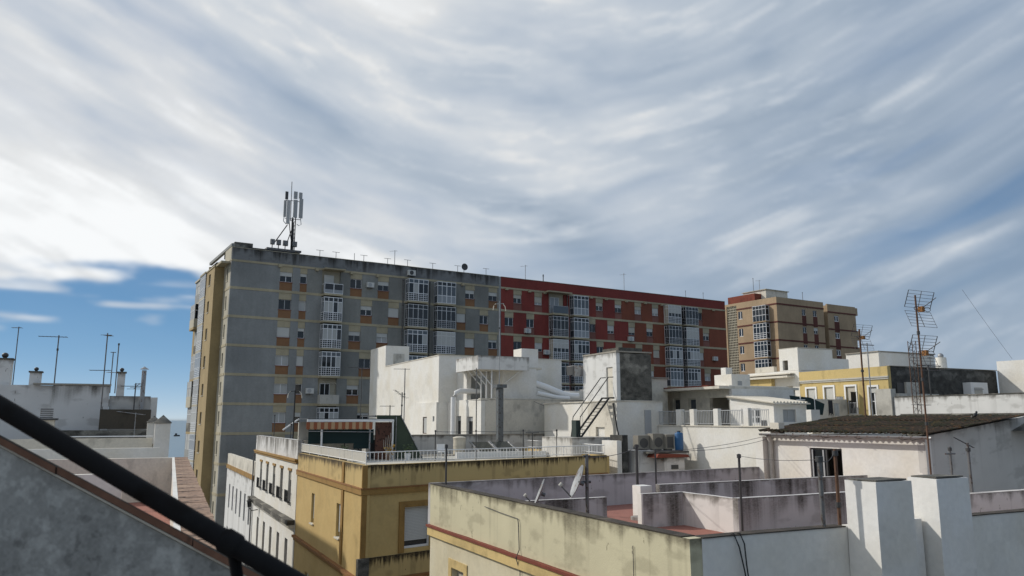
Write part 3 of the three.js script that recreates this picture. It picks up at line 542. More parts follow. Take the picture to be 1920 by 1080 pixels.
    for (let k = 0; k < 6; k++) { const p = C.part('balcony'), y = 27.55 - ST * k, d = 0.85, on = (a, b, y0, y1, d0, d1) => C.on('r', r0, a, b, y + y0, y + y1, d0, d1); const a0 = 82.85, a1 = 85.5;
      C.mesh('floor_slab', on(a0, a1, -0.1, 0.08, -d, -0.004), M.tan, p);
      const g = []; for (let i = 0; i <= 4; i++) { const c = mix(a0, a1 - 0.07, i / 4); g.push(on(c, c + (k ? 0.08 : 0.05), 0.08, 2.6, -d, -d + 0.06)); } for (const h of [0.12, 0.42, 0.72, 1.02, 2.0, 2.56]) if (k || h > 0.9) g.push(on(a0, a1, h - 0.035, h + 0.035, -d - 0.01, -d + 0.05)); for (const h of [0.12, 1.02, 2.0, 2.56]) g.push(on(a0, a0 + 0.06, h - 0.035, h + 0.035, -d + 0.06, -0.01)); g.push(on(a0, a0 + 0.06, 0.08, 2.6, -0.1, -0.01));
      C.mesh('frame', g, M.alu, p); C.mesh('glazing', [on(a0 + 0.05, a1 - 0.05, 0.1, 2.55, -d + 0.02, -d + 0.03), on(a0 + 0.015, a0 + 0.025, 0.1, 2.55, -d + 0.06, -0.02)], M.glass, p); }
    // lattice screen of the stairs
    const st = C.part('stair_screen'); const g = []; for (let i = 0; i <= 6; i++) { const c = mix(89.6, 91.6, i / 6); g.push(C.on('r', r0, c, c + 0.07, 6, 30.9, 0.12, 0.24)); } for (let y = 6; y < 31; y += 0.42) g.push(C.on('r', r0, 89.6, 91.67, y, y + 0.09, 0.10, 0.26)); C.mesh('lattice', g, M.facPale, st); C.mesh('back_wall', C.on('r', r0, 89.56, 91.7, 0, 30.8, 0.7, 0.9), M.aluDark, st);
    C.mesh('lintel', C.on('r', r0, 89.56, 91.75, 30.9, 31.3, 0.0, 0.3), M.tan, st);
    C.box('side_wall_rear', M.tan, r0, r0 + 0.3, 0, 31.3, 91.76, 96);
    C.box('penthouse', M.whiteDirty, 101.2, 106.5, 31.1, 33.2, 85.2, 90); C.box('penthouse_wing', M.redTrim, 99.6, 101.19, 31.1, 32.6, 86.2, 92); C.box('penthouse_roof', M.facPale, 101.0, 106.7, 33.201, 33.32, 85, 90.2);
    const E = new Thing('apartment_block', 'farthest tan apartment block with stepped balconies at its right edge', 'building', TANGRID, [111.8, 0, 81.6]);
    const h3 = []; for (let k = 0; k < 7; k++) h3.push([113.45, 114.7, 28.35 - ST * k, 29.35 - ST * k]);
    E.wall('front_wall', M.tan, 's', 81.6, 111.8, 119.3, 0, 31.2, 0.3, h3); for (const h of h3) { E.window('s', 81.6, ...h, { n: 2, rec: 0.1, pane: M.glass, fw: 0.12 }); E.onBox('window_panel', M.maroon, 's', 81.6, h[0], h[1], h[2] - 1.8, h[2] - 0.02, -0.03, -0.002); }
    for (let k = 0; k < 7; k++) E.onBox('band', M.maroon, 's', 81.6, 111.75, 119.3, 29.75 - ST * k, 29.98 - ST * k, -0.07, -0.033);
    E.box('core', M.tan, 111.8, 119.3, 0, 31.0, 81.91, 92); E.box('link_wall', M.cement, 110.41, 111.79, 0, 29.6, 82.6, 90);
    for (let k = 0; k < 7; k++) { const y = 29.9 - ST * k; E.box('end_balcony', M.tan, 119.31, 120.2, y - (k ? 1.5 : 0.1), y + (k ? 0.1 : 1.2), 81.8, 88); }
  }
}
// ---------------------------------------------------------------- the cream house across the street, with its roof terrace
{
  const B = new Thing('cream_house', 'cream rendered house with red stringcourse and enclosed roof terrace, in the foreground', 'building', STREET, [8.77, 0, 11.05]);
  const top = 10.0, hole = [[21.1, 22.0, 6.0, 7.75]];
  B.wall('street_parapet', M.cream, 'r', 8.77, 11.05, 23.9, 8.77, top, 0.26, [], { top, rough: 0.016, cell: 0.4 });
  B.wall('street_wall', M.creamPale, 'r', 8.79, 11.07, 23.9, 0, 8.45, 0.24, hole, { rough: 0.008 });
  B.box('band', M.creamBand, 8.70, 9.03, 8.452, 8.70, 11.03, 23.96, { rough: 0.008, cell: 0.5 });
  B.box('stringcourse', M.redTrim, 8.66, 9.03, 8.702, 8.768, 11.02, 23.99, { rough: 0.006, cell: 0.5 });
  B.box('parapet_coping', M.copingDark, 8.755, 9.045, top + 0.001, top + 0.02, 11.25, 23.91, { rough: 0.008, cell: 0.3 });
  B.window('r', 8.79, ...hole[0], { n: 1, rec: 0.2, shutter: 0.98, shutterMat: M.shutterWarm });
  B.onBox('window_surround', M.creamBand, 'r', 8.79, 20.85, 21.09, 5.8, 8.0, -0.03, -0.003); B.onBox('window_surround', M.creamBand, 'r', 8.79, 22.01, 22.25, 5.8, 8.0, -0.03, -0.003); B.onBox('window_surround', M.creamBand, 'r', 8.79, 21.091, 22.009, 7.77, 8.0, -0.03, -0.003);
  // cables stapled to the wall
  B.mesh('wall_cable', B.tube([[8.74, 9.62, 17.6], [8.735, 9.5, 17.55], [8.74, 8.9, 17.52], [8.64, 8.72, 17.5], [8.75, 8.4, 17.5], [8.75, 5, 17.45]], 0.012, 5), M.wire);
  B.mesh('wall_cable', B.tube([[8.74, 9.72, 19.6], [8.74, 9.66, 18.6], [8.74, 9.62, 17.6]], 0.008, 5), M.wire);
  B.mesh('wall_cable', B.tube([[8.74, 9.66, 12.7], [8.74, 9.0, 12.7]], 0.008, 5), M.wire);
  // wall facing the camera, cool white
  B.wall('gable_wall', M.white, 's', 11.05, 9.04, 30, 0, 9.985, 0.24, [], { rough: 0.012, cell: 0.4, seed: 12 });
  B.box('gable_coping', M.copingDark, 9.04, 12.5, 9.986, 10.005, 11.03, 11.31, { rough: 0.012, cell: 0.25 });
  B.box('gable_coping', M.copingDark, 15.3, 29, 9.986, 10.005, 11.03, 11.31, { rough: 0.012, cell: 0.25 });
  for (const [r, d] of [[12.56, 10.33], [14.36, 10.40]]) {
    B.box('chimney_stack', M.bright, r, r + 0.98, 0, 10.86, d, 11.04, { rough: 0.012, cell: 0.3, seed: 20 + Math.round(r) });
    B.box('chimney_cap', M.cement, r + 0.05, r + 0.9, 10.866, 10.895, d + 0.04, 11.0, { rough: 0.02, cell: 0.15, seed: 30 });
  }
  B.box('low_pier', M.bright, 13.62, 14.3, 0, 10.08, 10.75, 11.04, { rough: 0.01 });
  // terrace: red floor, mauve rear wall, partitions
  B.box('terrace_floor', M.redFloor, 9.04, 24.9, 8.6, 8.9, 11.3, 24.2);
  { const q = B.prismY([[8.8, 23.95], [25, 26.1], [25, 26.32], [8.8, 24.17]], 8.6, 10.02); const u = q.attributes.uv; const p = q.attributes.position; for (let i = 0; i < u.count; i++) u.setXY(i, p.getX(i), 3 + p.getY(i) - 10.02); B.mesh('rear_parapet', q, M.mauve); }
  B.mesh('rear_floor', B.prismY([[9.04, 24.2], [24.9, 24.2], [24.9, 26.0], [9.0, 23.96]], 8.6, 8.899), M.redFloor);
  B.box('terrace_partition', M.mauveHeavy, 9.6, 12.75, 8.9, 9.78, 19.8, 19.98, { top: 9.78, rough: 0.01 });
  B.box('terrace_partition', M.pinkWhite, 15.2, 15.38, 8.9, 9.86, 17.22, 19.55, { top: 9.86, rough: 0.012 });
  B.box('terrace_partition', M.mauveHeavy, 13.72, 15.195, 8.9, 9.87, 19.37, 19.55, { top: 9.87, rough: 0.012 }); B.box('partition_end', M.bright, 13.66, 13.718, 8.9, 9.875, 19.36, 19.56);
  B.box('terrace_partition', M.mauveHeavy, 15.2, 19.9, 8.9, 9.88, 17.0, 17.215, { top: 9.88, rough: 0.012 });
  B.box('terrace_partition', M.bright, 14.9, 15.35, 8.9, 9.92, 21.15, 21.6, { rough: 0.01 });
  B.box('terrace_partition', M.mauveHeavy, 15.39, 24.9, 8.9, 9.98, 20.8, 21.0, { top: 9.98, rough: 0.012 });
  B.box('terrace_partition', M.pinkWhite, 18.2, 30, 8.9, 9.95, 14.6, 14.85, { top: 9.95, rough: 0.012 });
  B.mesh('floor_drain_cover', B.prismY([0, 1, 2, 3, 4, 5, 6, 7].map((i) => [14.75 + 0.3 * Math.cos(i * 0.785), 21.0 + 0.3 * Math.sin(i * 0.785)]), 8.9, 9.0), M.pinkWhite);
  B.box('inner_core', M.room, 9.1, 24.8, 0.1, 8.55, 11.35, 23.7);
}
// ---------------------------------------------------------------- yellow corner house
const roofY = 9.85;
{
  const B = new Thing('yellow_corner_house', 'yellow corner house with ochre trim and white railing round its flat roof', 'building', STREET, [8.64, 0, 31.4]);
  const top = 10.2, L = 45.0;
  const h = [[34.95, 35.65, 6.9, 8.35], [40.3, 41.0, 6.9, 8.35], [36.2, 37.1, 2.2, 4.4], [41, 41.9, 2.2, 4.4]];
  B.wall('street_wall', M.yellow, 'r', 8.64, 31.4, 44.95, 0, 9.02, 0.3, h, { rough: 0.008, cell: 0.6 });
  B.box('street_parapet', M.yellowDrip, 8.64, 8.94, 9.021, top, 31.4, 44.95, { top, rough: 0.008, cell: 0.6 });
  for (const q of h.slice(0, 2)) B.window('r', 8.64, ...q, { n: 1, rec: 0.16, sill: 0.08, shutter: 0.86, shutterMat: M.shutter }); for (const q of h.slice(2)) B.window('r', 8.64, ...q, { n: 2, rec: 0.16, shutter: 0.4 });
  B.onBox('band', M.ochre, 'r', 8.64, 31.32, 44.95, 9.03, 9.24, -0.08, -0.004); B.onBox('band', M.ochreRed, 'r', 8.64, 31.32, 44.95, 9.245, 9.30, -0.10, -0.004);
  B.onBox('pilaster', M.ochre, 'r', 8.64, 34.4, 34.75, 5.9, 9.02, -0.05, -0.004); B.onBox('pilaster', M.ochre, 'r', 8.64, 34.4, 34.75, 9.31, top - 0.02, -0.05, -0.004);
  B.onBox('ledge', M.ochreRed, 'r', 8.64, 31.36, 44.95, 5.70, 5.82, -0.18, -0.004); B.onBox('ledge', M.ochre, 'r', 8.64, 31.38, 44.95, 5.55, 5.695, -0.09, -0.004);
  // the skewed face towards the camera
  const a = Math.atan2(3.83, 14.1), ca = Math.cos(a), sa = Math.sin(a), Lf = 14.6;
  const F = { rot: STREET.rot + a * 1, ox: 0, oz: 0 };
  // local frame along the skewed face: part group turned about the corner
  const face = new THREE.Group(); face.name = 'front_face'; face.rotation.y = a; B.g.add(face);
  const fb = (name, m, a0, a1, y0, y1, d0, d1, top, rough) => { let q = boxGeo(a0, a1, y0, y1, -d1, -d0, top === undefined ? null : top); if (rough) q = unsettle(q, 0.6, rough, 9); const o = new THREE.Mesh(q, m); o.name = name; o.castShadow = o.receiveShadow = true; face.add(o); return o; };
  const W0 = 2.0, W1 = 3.35, Y0 = 6.75, Y1 = 8.42;
  fb('wall', M.yellow, 0.31, W0, 0, 9.02, 0, 0.3); fb('wall', M.yellow, W1, Lf, 0, 9.02, 0, 0.3); fb('wall', M.yellow, W0, W1, 0, Y0, 0, 0.3); fb('wall', M.yellow, W0, W1, Y1, 9.02, 0, 0.3);
  fb('parapet', M.yellowDrip, 0.31, Lf, 9.021, top, 0, 0.3, top, 0.01);
  fb('band', M.ochre, -0.06, Lf, 9.03, 9.24, -0.08, -0.004); fb('band', M.ochreRed, -0.08, Lf, 9.245, 9.30, -0.10, -0.004);
  fb('corner_pilaster', M.ochre, -0.06, 0.3, 5.9, 9.02, -0.05, -0.004); fb('corner_pilaster', M.ochre, -0.06, 0.3, 9.31, top - 0.02, -0.05, -0.004);
  fb('ledge', M.ochreRed, -0.1, Lf, 5.60, 5.72, -0.2, -0.004); fb('apron', M.yellowDrip, 0.3, Lf, 5.73, 6.6, -0.10, -0.004, 6.6); fb('corner_box', M.cement, -0.2, 0.3, 5.73, 6.6, -0.16, -0.004);
  fb('window_surround', M.ochre, W0 - 0.26, W0 - 0.001, 6.61, 8.66, -0.06, -0.004); fb('window_surround', M.ochre, W1 + 0.001, W1 + 0.26, 6.61, 8.66, -0.06, -0.004); fb('window_surround', M.ochre, W0, W1, Y1 + 0.001, 8.66, -0.06, -0.004);
  fb('window_frame', M.alu, W0 + 0.002, W1 - 0.002, Y0 + 0.002, Y0 + 0.09, 0.1, 0.2); fb('window_frame', M.alu, W1 - 0.09, W1 - 0.002, Y0 + 0.092, Y1 - 0.002, 0.1, 0.2); fb('window_pane', M.glass, W0 + 0.01, W1 - 0.09, Y0 + 0.09, Y1 - 0.01, 0.16, 0.18);
  for (let y = Y0 + 0.3; y < Y1 - 0.02; y += 0.062) fb('shutter_slat', M.shutter, W0 + 0.02, W1 - 0.1, y, y + 0.056, 0.105, 0.125);
  B.mesh('core', B.prismY([[8.95, 31.9], [22.5, 35.5], [23.6, 46.9], [8.95, 44.9]], 0.1, roofY - 0.12), M.room);
  B.mesh('roof', B.prismY([[8.95, 31.85], [22.6, 35.55], [23.7, 47.2], [8.95, 47.2]], roofY - 0.11, roofY), M.roofWhite);
  B.mesh('rear_wall', B.prismY([[22.7, 35.3], [23.0, 35.4], [24.2, 47.4], [23.9, 47.4]], 0, 10.15), M.yellow);
  // railing: posts, bars and rails; mesh infill along the street side
  const rail = (pts, n, name, panels) => { for (let q = 0; q < pts.length - 1; q++) { const [p, e] = [pts[q], pts[q + 1]], Ln = Math.hypot(e[0] - p[0], e[1] - p[1]), k = Math.round(Ln / 0.19), at = (t, y) => [mix(p[0], e[0], t), y, mix(p[1], e[1], t)];
    const gp = B.part(name); B.mesh('top_rail', B.tube([at(0, 10.70), at(1, 10.70)], 0.022, 5), M.whitePaint, gp); B.mesh('bottom_rail', B.tube([at(0, 10.30), at(1, 10.30)], 0.016, 5), M.whitePaint, gp);
    if (panels) { B.mesh('screen', B.prismY([[p[0], p[1]], [e[0], e[1]], [e[0] + 0.015, e[1]], [p[0] + 0.015, p[1]]], 10.31, 10.69), M.paleGrey, gp); for (let i = 0; i <= 6; i++) B.mesh('post', B.tube([at(i / 6, 10.18), at(i / 6, 10.72)], 0.016, 4), M.whitePaint, gp); }
    else for (let i = 0; i <= k; i++) B.mesh(i % 10 ? 'bar' : 'post', B.tube([at(i / k, i % 10 ? 10.30 : 10.16), at(i / k, 10.70)], i % 10 ? 0.013 : 0.022, 4), M.whitePaint, gp); } };
  rail([[8.78, 44.9], [8.8, 31.6]], 10, 'street_railing', true); rail([[8.8, 31.6], [22.7, 35.42]], 10, 'front_railing'); rail([[22.75, 35.5], [23.85, 47.0]], 10, 'rear_railing');
}
// ---------------------------------------------------------------- white townhouses down the street
{
  const B = new Thing('white_townhouse', 'white townhouse with ochre cornice and five iron-balcony windows, beside the yellow corner house', 'building', STREET, [8.62, 0, 45]);
  const h = []; for (let i = 0; i < 5; i++) { h.push([46.6 + i * 2.75, 47.5 + i * 2.75, 7.35, 9.1]); h.push([46.9 + i * 2.75, 47.8 + i * 2.75, 3.2, 5.3]); h.push([46.9 + i * 2.75, 47.9 + i * 2.75, 0.2, 2.4]); }
  B.wall('street_wall', M.white, 'r', 8.62, 45, 61, 0, 9.6, 0.3, h);
  B.box('parapet', M.whiteHeavy, 8.60, 8.9, 9.86, 10.9, 45, 61, { top: 10.9, rough: 0.01 });
  B.onBox('cornice', M.ochre, 'r', 8.62, 44.96, 61.05, 9.62, 9.74, -0.09, 0.2); B.onBox('cornice', M.ochre, 'r', 8.62, 44.96, 61.05, 9.742, 9.855, -0.16, 0.2);
  for (const [i, q] of h.entries()) { B.window('r', 8.62, ...q, { n: 2, rec: 0.14, frame: i % 3 ? M.wood : M.wood, rail: 0.3, shutter: i % 3 === 0 && i % 2 === 0 ? 0.3 : 0, shutterMat: M.shutterWarm });
    if (i % 3 === 0) { const p = B.part('window_railing'); const g = [B.on('r', 8.62, q[0] - 0.1, q[1] + 0.1, 8.0, 8.04, -0.2, -0.17), B.on('r', 8.62, q[0] - 0.1, q[1] + 0.1, 7.36, 7.40, -0.2, -0.005)]; for (let k = 0; k <= 8; k++) { const c = mix(q[0] - 0.09, q[1] + 0.07, k / 8); g.push(B.on('r', 8.62, c, c + 0.02, 7.4, 8.0, -0.195, -0.175)); } B.mesh('bars', g, M.black, p); B.onBox('window_surround', M.ochre, 'r', 8.62, q[0] - 0.12, q[1] + 0.12, 9.12, 9.26, -0.05, -0.003); } }
  B.onBox('ledge', M.cement, 'r', 8.62, 45.02, 61, 6.3, 6.55, -0.42, -0.003, { rough: 0.03, cell: 0.25 }); B.onBox('ledge_moulding', M.whiteDirty, 'r', 8.62, 45.02, 61, 6.12, 6.297, -0.25, -0.003);
  B.box('core', M.room, 8.95, 19, 0.1, 9.5, 45.3, 60.9); B.box('roof', M.roofGrey, 8.92, 19.3, 9.62, 9.9, 45.02, 61); B.box('party_wall', M.whiteHeavy, 8.91, 19.3, 0, 9.6, 60.7, 61.0, { top: 9.6 }); B.box('party_wall', M.whiteDirty, 8.93, 12, 0, 10.88, 45.0, 45.28);
  B.mesh('downpipe', B.tube([[8.5, 9.6, 61.1], [8.5, 0.2, 61.1]], 0.055, 6), M.steel);
  const C = new Thing('white_townhouse', 'lower white townhouse with ochre band, farthest on the right before the grey block', 'building', STREET, [8.62, 0, 61.3]);
  const q = []; for (let i = 0; i < 6; i++) { q.push([62.6 + i * 2.6, 63.5 + i * 2.6, 4.2, 6.3]); q.push([62.6 + i * 2.6, 63.6 + i * 2.6, 0.2, 2.6]); }
  C.wall('street_wall', M.whiteRun, 'r', 8.62, 61.3, 78.8, 0, 7.6, 0.3, q, { top: 7.6 }); C.onBox('band', M.ochre, 'r', 8.62, 61.3, 78.85, 7.62, 7.95, -0.08, 0.2); C.box('parapet', M.whiteDirty, 8.62, 8.9, 7.96, 8.93, 61.3, 78.8);
  for (const w of q) C.window('r', 8.62, ...w, { n: 2, rec: 0.12, frame: M.wood });
  C.box('core', M.room, 8.95, 18, 0.1, 7.7, 61.4, 78.6); C.box('roof', M.roofGrey, 8.92, 18.5, 7.75, 8.0, 61.3, 78.8); C.box('end_wall', M.whiteDirty, 8.93, 18.5, 0, 7.74, 78.61, 78.85); C.box('rear_parapet', M.whiteDirty, 12.5, 18.5, 8.0, 9.1, 61.32, 61.6);
  for (let i = 0; i < 3; i++) { const A = new Thing('air_conditioner', ['air conditioner box nearest the street, on the low white townhouse roof', 'middle air conditioner box on the low white townhouse roof', 'air conditioner box farthest from the street, on the low white townhouse roof'][i], 'air conditioner', STREET, [10.2 + i * 1.5, 8.0, 64.5 + i], 'air conditioners on the low roof'); const b = A.b; A.box('case', M.paleGrey, b[0], b[0] + 0.9, 8.25, 9.0, b[2], b[2] + 0.4); A.box('stand', M.steel, b[0] + 0.1, b[0] + 0.8, 8.0, 8.249, b[2] + 0.05, b[2] + 0.35); A.mesh('fan_grille', A.prismS([0, 1, 2, 3, 4, 5, 6, 7].map((k) => [b[0] + 0.4 + 0.28 * Math.cos(k * 0.785), 8.62 + 0.28 * Math.sin(k * 0.785)]), b[2] - 0.02, b[2] - 0.001), M.aluDark); }
}
// ---------------------------------------------------------------- house with the corrugated roof
{
  const B = new Thing('corrugated_roof_house', 'white house with mossy corrugated roof, gutter and dark open window', 'building', STREET, [25, 0, 18.4]);
  const h = [[22.0, 23.6, 9.68, 10.9]], R1 = 33.5;
  B.wall('eave_wall', M.white, 'r', 25, 18.4, 25.7, 0, 11.42, 0.3, h, { rough: 0.012, cell: 0.5 });
  { const p = B.part('window'); const f = []; for (const [a, b] of [[22.0, 22.07], [22.78, 22.86], [23.53, 23.6]]) f.push(B.on('r', 25, a, b, 9.68, 10.9, 0.06, 0.14)); f.push(B.on('r', 25, 22.07, 23.53, 9.68, 9.74, 0.062, 0.138), B.on('r', 25, 22.07, 23.53, 10.84, 10.9, 0.062, 0.138)); B.mesh('frame', f, M.aluDark, p); B.mesh('pane', B.on('r', 25, 22.86, 23.53, 9.74, 10.84, 0.09, 0.1), M.glass, p); B.mesh('sliding_sash', [B.on('r', 25, 22.9, 22.97, 9.75, 10.83, 0.02, 0.05), B.on('r', 25, 23.46, 23.52, 9.75, 10.83, 0.02, 0.05)], M.aluGrey, p); }
  B.box('room_wall', M.room, 28, 28.1, 9, 11.3, 18.8, 25.6); B.box('room_floor', M.room, 25.31, 28, 9.0, 9.1, 18.8, 25.6);
  // gable towards the camera
  const gab = [[25, 0], [R1, 0], [R1, 12.36], [32.4, 12.36], [29.9, 12.02], [25, 11.45]];
  B.mesh('gable_wall', B.prismS(gab, 18.4, 18.7), M.greyWall); { const u = B.g.children[B.g.children.length - 1].geometry, p = u.attributes.position, t = u.attributes.uv; for (let i = 0; i < t.count; i++) t.setXY(i, p.getX(i) * 1 + p.getZ(i), 3 + (p.getY(i) - 11.6 - p.getX(i) * 0.11)); }
  B.box('far_gable_wall', M.white, 25.31, R1, 0, 11.4, 25.4, 25.7);
  // sheets of corrugated fibre cement, each with its own ripple
  { const ns = 8, w = 1.02, pitch = Math.atan2(0.62, 5.2);
    for (let i = 0; i < ns; i++) for (let row = 0; row < 3; row++) {
      const s0 = 18.0 + i * (8.0 / ns), s1 = s0 + 8.0 / ns + 0.06, ra = 24.62 + row * 1.82, rb = ra + 1.98, na = 32, P = [], U = [], I = [];
      const lift = 0.012 * hash(i, row, 5) + row * -0.0 + (i % 2) * 0.006, y0 = (r) => 11.52 + (r - 24.62) * 0.118 + lift + (hash(i, row, 8) - 0.5) * 0.02;
      for (let k = 0; k <= na; k++) for (const [r, e] of [[ra, 0.028], [rb, 0]]) for (const t of [0, -0.012]) { const s = mix(s0, s1, k / na), y = y0(r) + e * 1 + 0.042 * Math.sin(s * 2 * Math.PI / 0.25) + t; P.push(...B.l(r, y, s)); U.push(r, s + row * 3.3); }
      const id = (k, e, t) => (k * 2 + e) * 2 + t;
      for (let k = 0; k < na; k++) { I.push(id(k, 0, 0), id(k, 1, 0), id(k + 1, 0, 0), id(k + 1, 0, 0), id(k, 1, 0), id(k + 1, 1, 0)); I.push(id(k, 0, 1), id(k + 1, 0, 1), id(k, 1, 1), id(k + 1, 0, 1), id(k + 1, 1, 1), id(k, 1, 1)); I.push(id(k, 0, 0), id(k + 1, 0, 0), id(k, 0, 1), id(k + 1, 0, 0), id(k + 1, 0, 1), id(k, 0, 1)); }
      const g = new THREE.BufferGeometry(); g.setAttribute('position', new THREE.Float32BufferAttribute(P, 3)); g.setAttribute('uv', new THREE.Float32BufferAttribute(U, 2)); g.setIndex(I); g.computeVertexNormals(); B.mesh('roof_sheet', g, M.moss);
    } }
  { const g = []; for (let k = 0; k <= 10; k++) { const an = Math.PI * (k / 10); g.push([24.58 + 0.09 * Math.cos(an), 11.44 - 0.09 * Math.sin(an)]); } const inner = g.map(([r, y]) => [24.58 + (r - 24.58) * 0.86, 11.445 + (y - 11.44) * 0.86]).reverse(); B.mesh('gutter', B.prismS([...g, ...inner], 17.9, 25.9), M.galv); for (const s of [18.6, 19.0, 20.9, 22.5, 24.1]) B.mesh('gutter_bracket', B.tube([[24.66, 11.47, s], [24.47, 11.36, s], [24.62, 11.31, s], [24.98, 11.35, s]], 0.016, 5), M.steel); }
  B.mesh('downpipe', B.tube([[24.7, 11.36, 25.55], [24.85, 11.1, 25.6], [24.86, 9.0, 25.6]], 0.1, 8), M.paleGrey); B.box('corner_pier', M.white, 24.55, 24.99, 8.9, 11.3, 25.75, 26.2, { rough: 0.01 });
  B.box('pier_box', M.whiteDirty, 24.98, 25.3, 11.42, 11.9, 25.2, 25.7);
  B.mesh('ridge_wall', B.prismS([[29.9, 11.6], [33.5, 11.6], [33.5, 12.6], [32.2, 12.6], [31.9, 12.3]], 17.6, 18.38), M.cement); B.box('rear_wall', M.cement, 33.2, 33.5, 0, 12.3, 18.71, 25.6);
}
// ---------------------------------------------------------------- white rooftop building behind the yellow house
{
  const B = new Thing('white_rooftop_building', 'white flat-roofed building with big blank sunlit wall, behind the yellow corner house', 'building', STREET, [20.16, 0, 53.58]);
  B.box('tall_wall', M.white, 20.16, 30.5, 0, 16.7, 53.58, 67.1, { rough: 0.01, cell: 0.8 });
  B.box('tall_coping', M.whiteDirty, 20.12, 30.54, 16.701, 16.76, 53.54, 67.05);
  B.box('lift_tower', M.white, 20.17, 22.35, 0, 18.6, 67.11, 72, { rough: 0.008, cell: 0.8 });
  B.box('lift_tower_hatch', M.paleGrey, 20.9, 21.9, 16.9, 17.9, 67.06, 67.109);
  // lower wing
  const h = [[56.5, 57.6, 11.0, 12.3], [54.4, 54.95, 11.95, 12.3], [52.1, 53.0, 11.0, 12.3], [49.95, 50.95, 11.0, 12.25]];
  B.wall('wing_side_wall', M.white, 'r', 21.35, 48.55, 53.5, 0, 13.42, 0.3, h.slice(2), { rough: 0.006, cell: 0.6 });
  B.box('wing_link', M.white, 20.9, 21.34, 0, 13.3, 53.0, 53.57);
  B.wall('wing_rear_side_wall', M.white, 'r', 20.02, 53.6, 58.2, 0, 13.3, 0.13, [[54.0, 54.35, 11.9, 12.3], [55.6, 56.5, 11.0, 12.25]]);
  B.window('r', 20.02, 55.6, 56.5, 11.0, 12.25, { n: 1, rec: 0.05, frame: M.wood, pane: M.curtain, backing: false }); B.window('r', 20.02, 54.0, 54.35, 11.9, 12.3, { n: 1, rec: 0.05, fw: 0.03 });
  for (const q of h.slice(2)) B.window('r', 21.35, ...q, { n: 2, rec: 0.15, frame: M.aluDark, shutter: 0.25, shutterMat: M.shutterGrey });
  B.wall('wing_front_wall', M.whiteDirty, 's', 48.55, 21.66, 29.9, 0, 13.4, 0.3, [], { rough: 0.008, cell: 0.7 }); B.box('wing_roof', M.roofWhite, 21.66, 29.9, 13.2, 13.38, 48.86, 53.5); B.box('wing_coping', M.whiteDirty, 21.3, 29.95, 13.43, 13.49, 48.5, 48.9); B.box('wing_core', M.room, 21.7, 29.8, 0.2, 13.1, 48.9, 53.4);
  // penthouse on the wing with bracketed canopy
  B.box('penthouse', M.bright, 23.4, 26.0, 13.38, 15.6, 49.3, 52.5, { rough: 0.006 }); B.wall('penthouse_wall', M.bright, 's', 51.72, 21.6, 23.39, 13.4, 15.44, 0.2, [[21.95, 23.1, 13.42, 15.2]]); B.box('penthouse_side', M.bright, 21.6, 21.8, 13.4, 15.44, 51.93, 53.57); B.box('penthouse_ceiling', M.whiteDirty, 21.6, 23.39, 15.445, 15.6, 52.31, 53.57);
  const can = B.part('canopy'); const cb = (r0, r1, y0, y1, s0, s1) => B.mesh('fascia', B.geo(r0, r1, y0, y1, s0, s1, y1), M.whiteRun, can); cb(21.0, 24.9, 15.42, 16.36, 48.3, 48.42); cb(21.0, 21.12, 15.42, 16.36, 48.43, 52.3); cb(24.78, 24.9, 15.42, 16.36, 48.43, 52.3); B.mesh('slab', B.geo(21.13, 24.77, 15.45, 15.6, 48.43, 52.3), M.whiteDirty, can);
  for (const s of [48.7, 49.6, 50.5]) B.mesh('brace', [B.tube([[21.2, 15.42, s], [22.2, 14.4, s + 0.05]], 0.035, 5), B.tube([[22.2, 15.42, s], [22.2, 13.42, s]], 0.045, 6)], M.whitePaint, can);
  B.mesh('brace', B.tube([[24.3, 15.42, 48.5], [23.5, 14.6, 49.2]], 0.035, 5), M.whitePaint, can);
  B.box('cistern_base', M.whiteDirty, 24.6, 26.6, 15.61, 15.75, 49.6, 51.4); B.box('cistern', M.bright, 25.0, 26.35, 15.752, 17.1, 49.7, 51.0, { rough: 0.006 }); B.box('cistern_shelf', M.whiteDirty, 24.5, 25.0, 15.755, 16.2, 49.7, 51.0);
  // ducts
  B.mesh('duct', B.tube([[20.55, 11.0, 51.6], [20.55, 13.6, 51.6], [20.7, 13.9, 51.55], [21.0, 14.05, 51.5], [22.6, 14.05, 51.4]], 0.19, 10), M.whitePaint);
  B.mesh('duct', B.tube([[26.0, 14.6, 49.6], [26.9, 14.35, 49.6], [28.2, 13.9, 49.6], [28.9, 13.75, 49.6], [29.6, 13.75, 49.6]], 0.25, 10), M.whitePaint); B.mesh('duct', B.tube([[26.0, 13.9, 49.2], [27.6, 13.62, 49.2], [28.6, 13.55, 49.2]], 0.17, 10), M.whitePaint);
  B.box('duct_box', M.bright, 28.9, 30.6, 13.5, 14.15, 50.2, 51.2); B.box('duct_box', M.galv, 30.61, 31.9, 13.4, 14.3, 50.0, 51.2);
  // grey garden wall at the back of the yellow house's roof
  const W = new Thing('terrace_wall', 'low grey streaked wall closing the back of the yellow house roof', 'wall', STREET, [13.2, 9.0, 47.6]);
  W.box('wall', M.greyWall, 13.2, 29.6, 9.0, 11.05, 47.6, 47.85, { top: 11.05, rough: 0.01 }); W.box('coping', M.roofGrey, 13.15, 29.65, 11.051, 11.1, 47.55, 47.9);
}
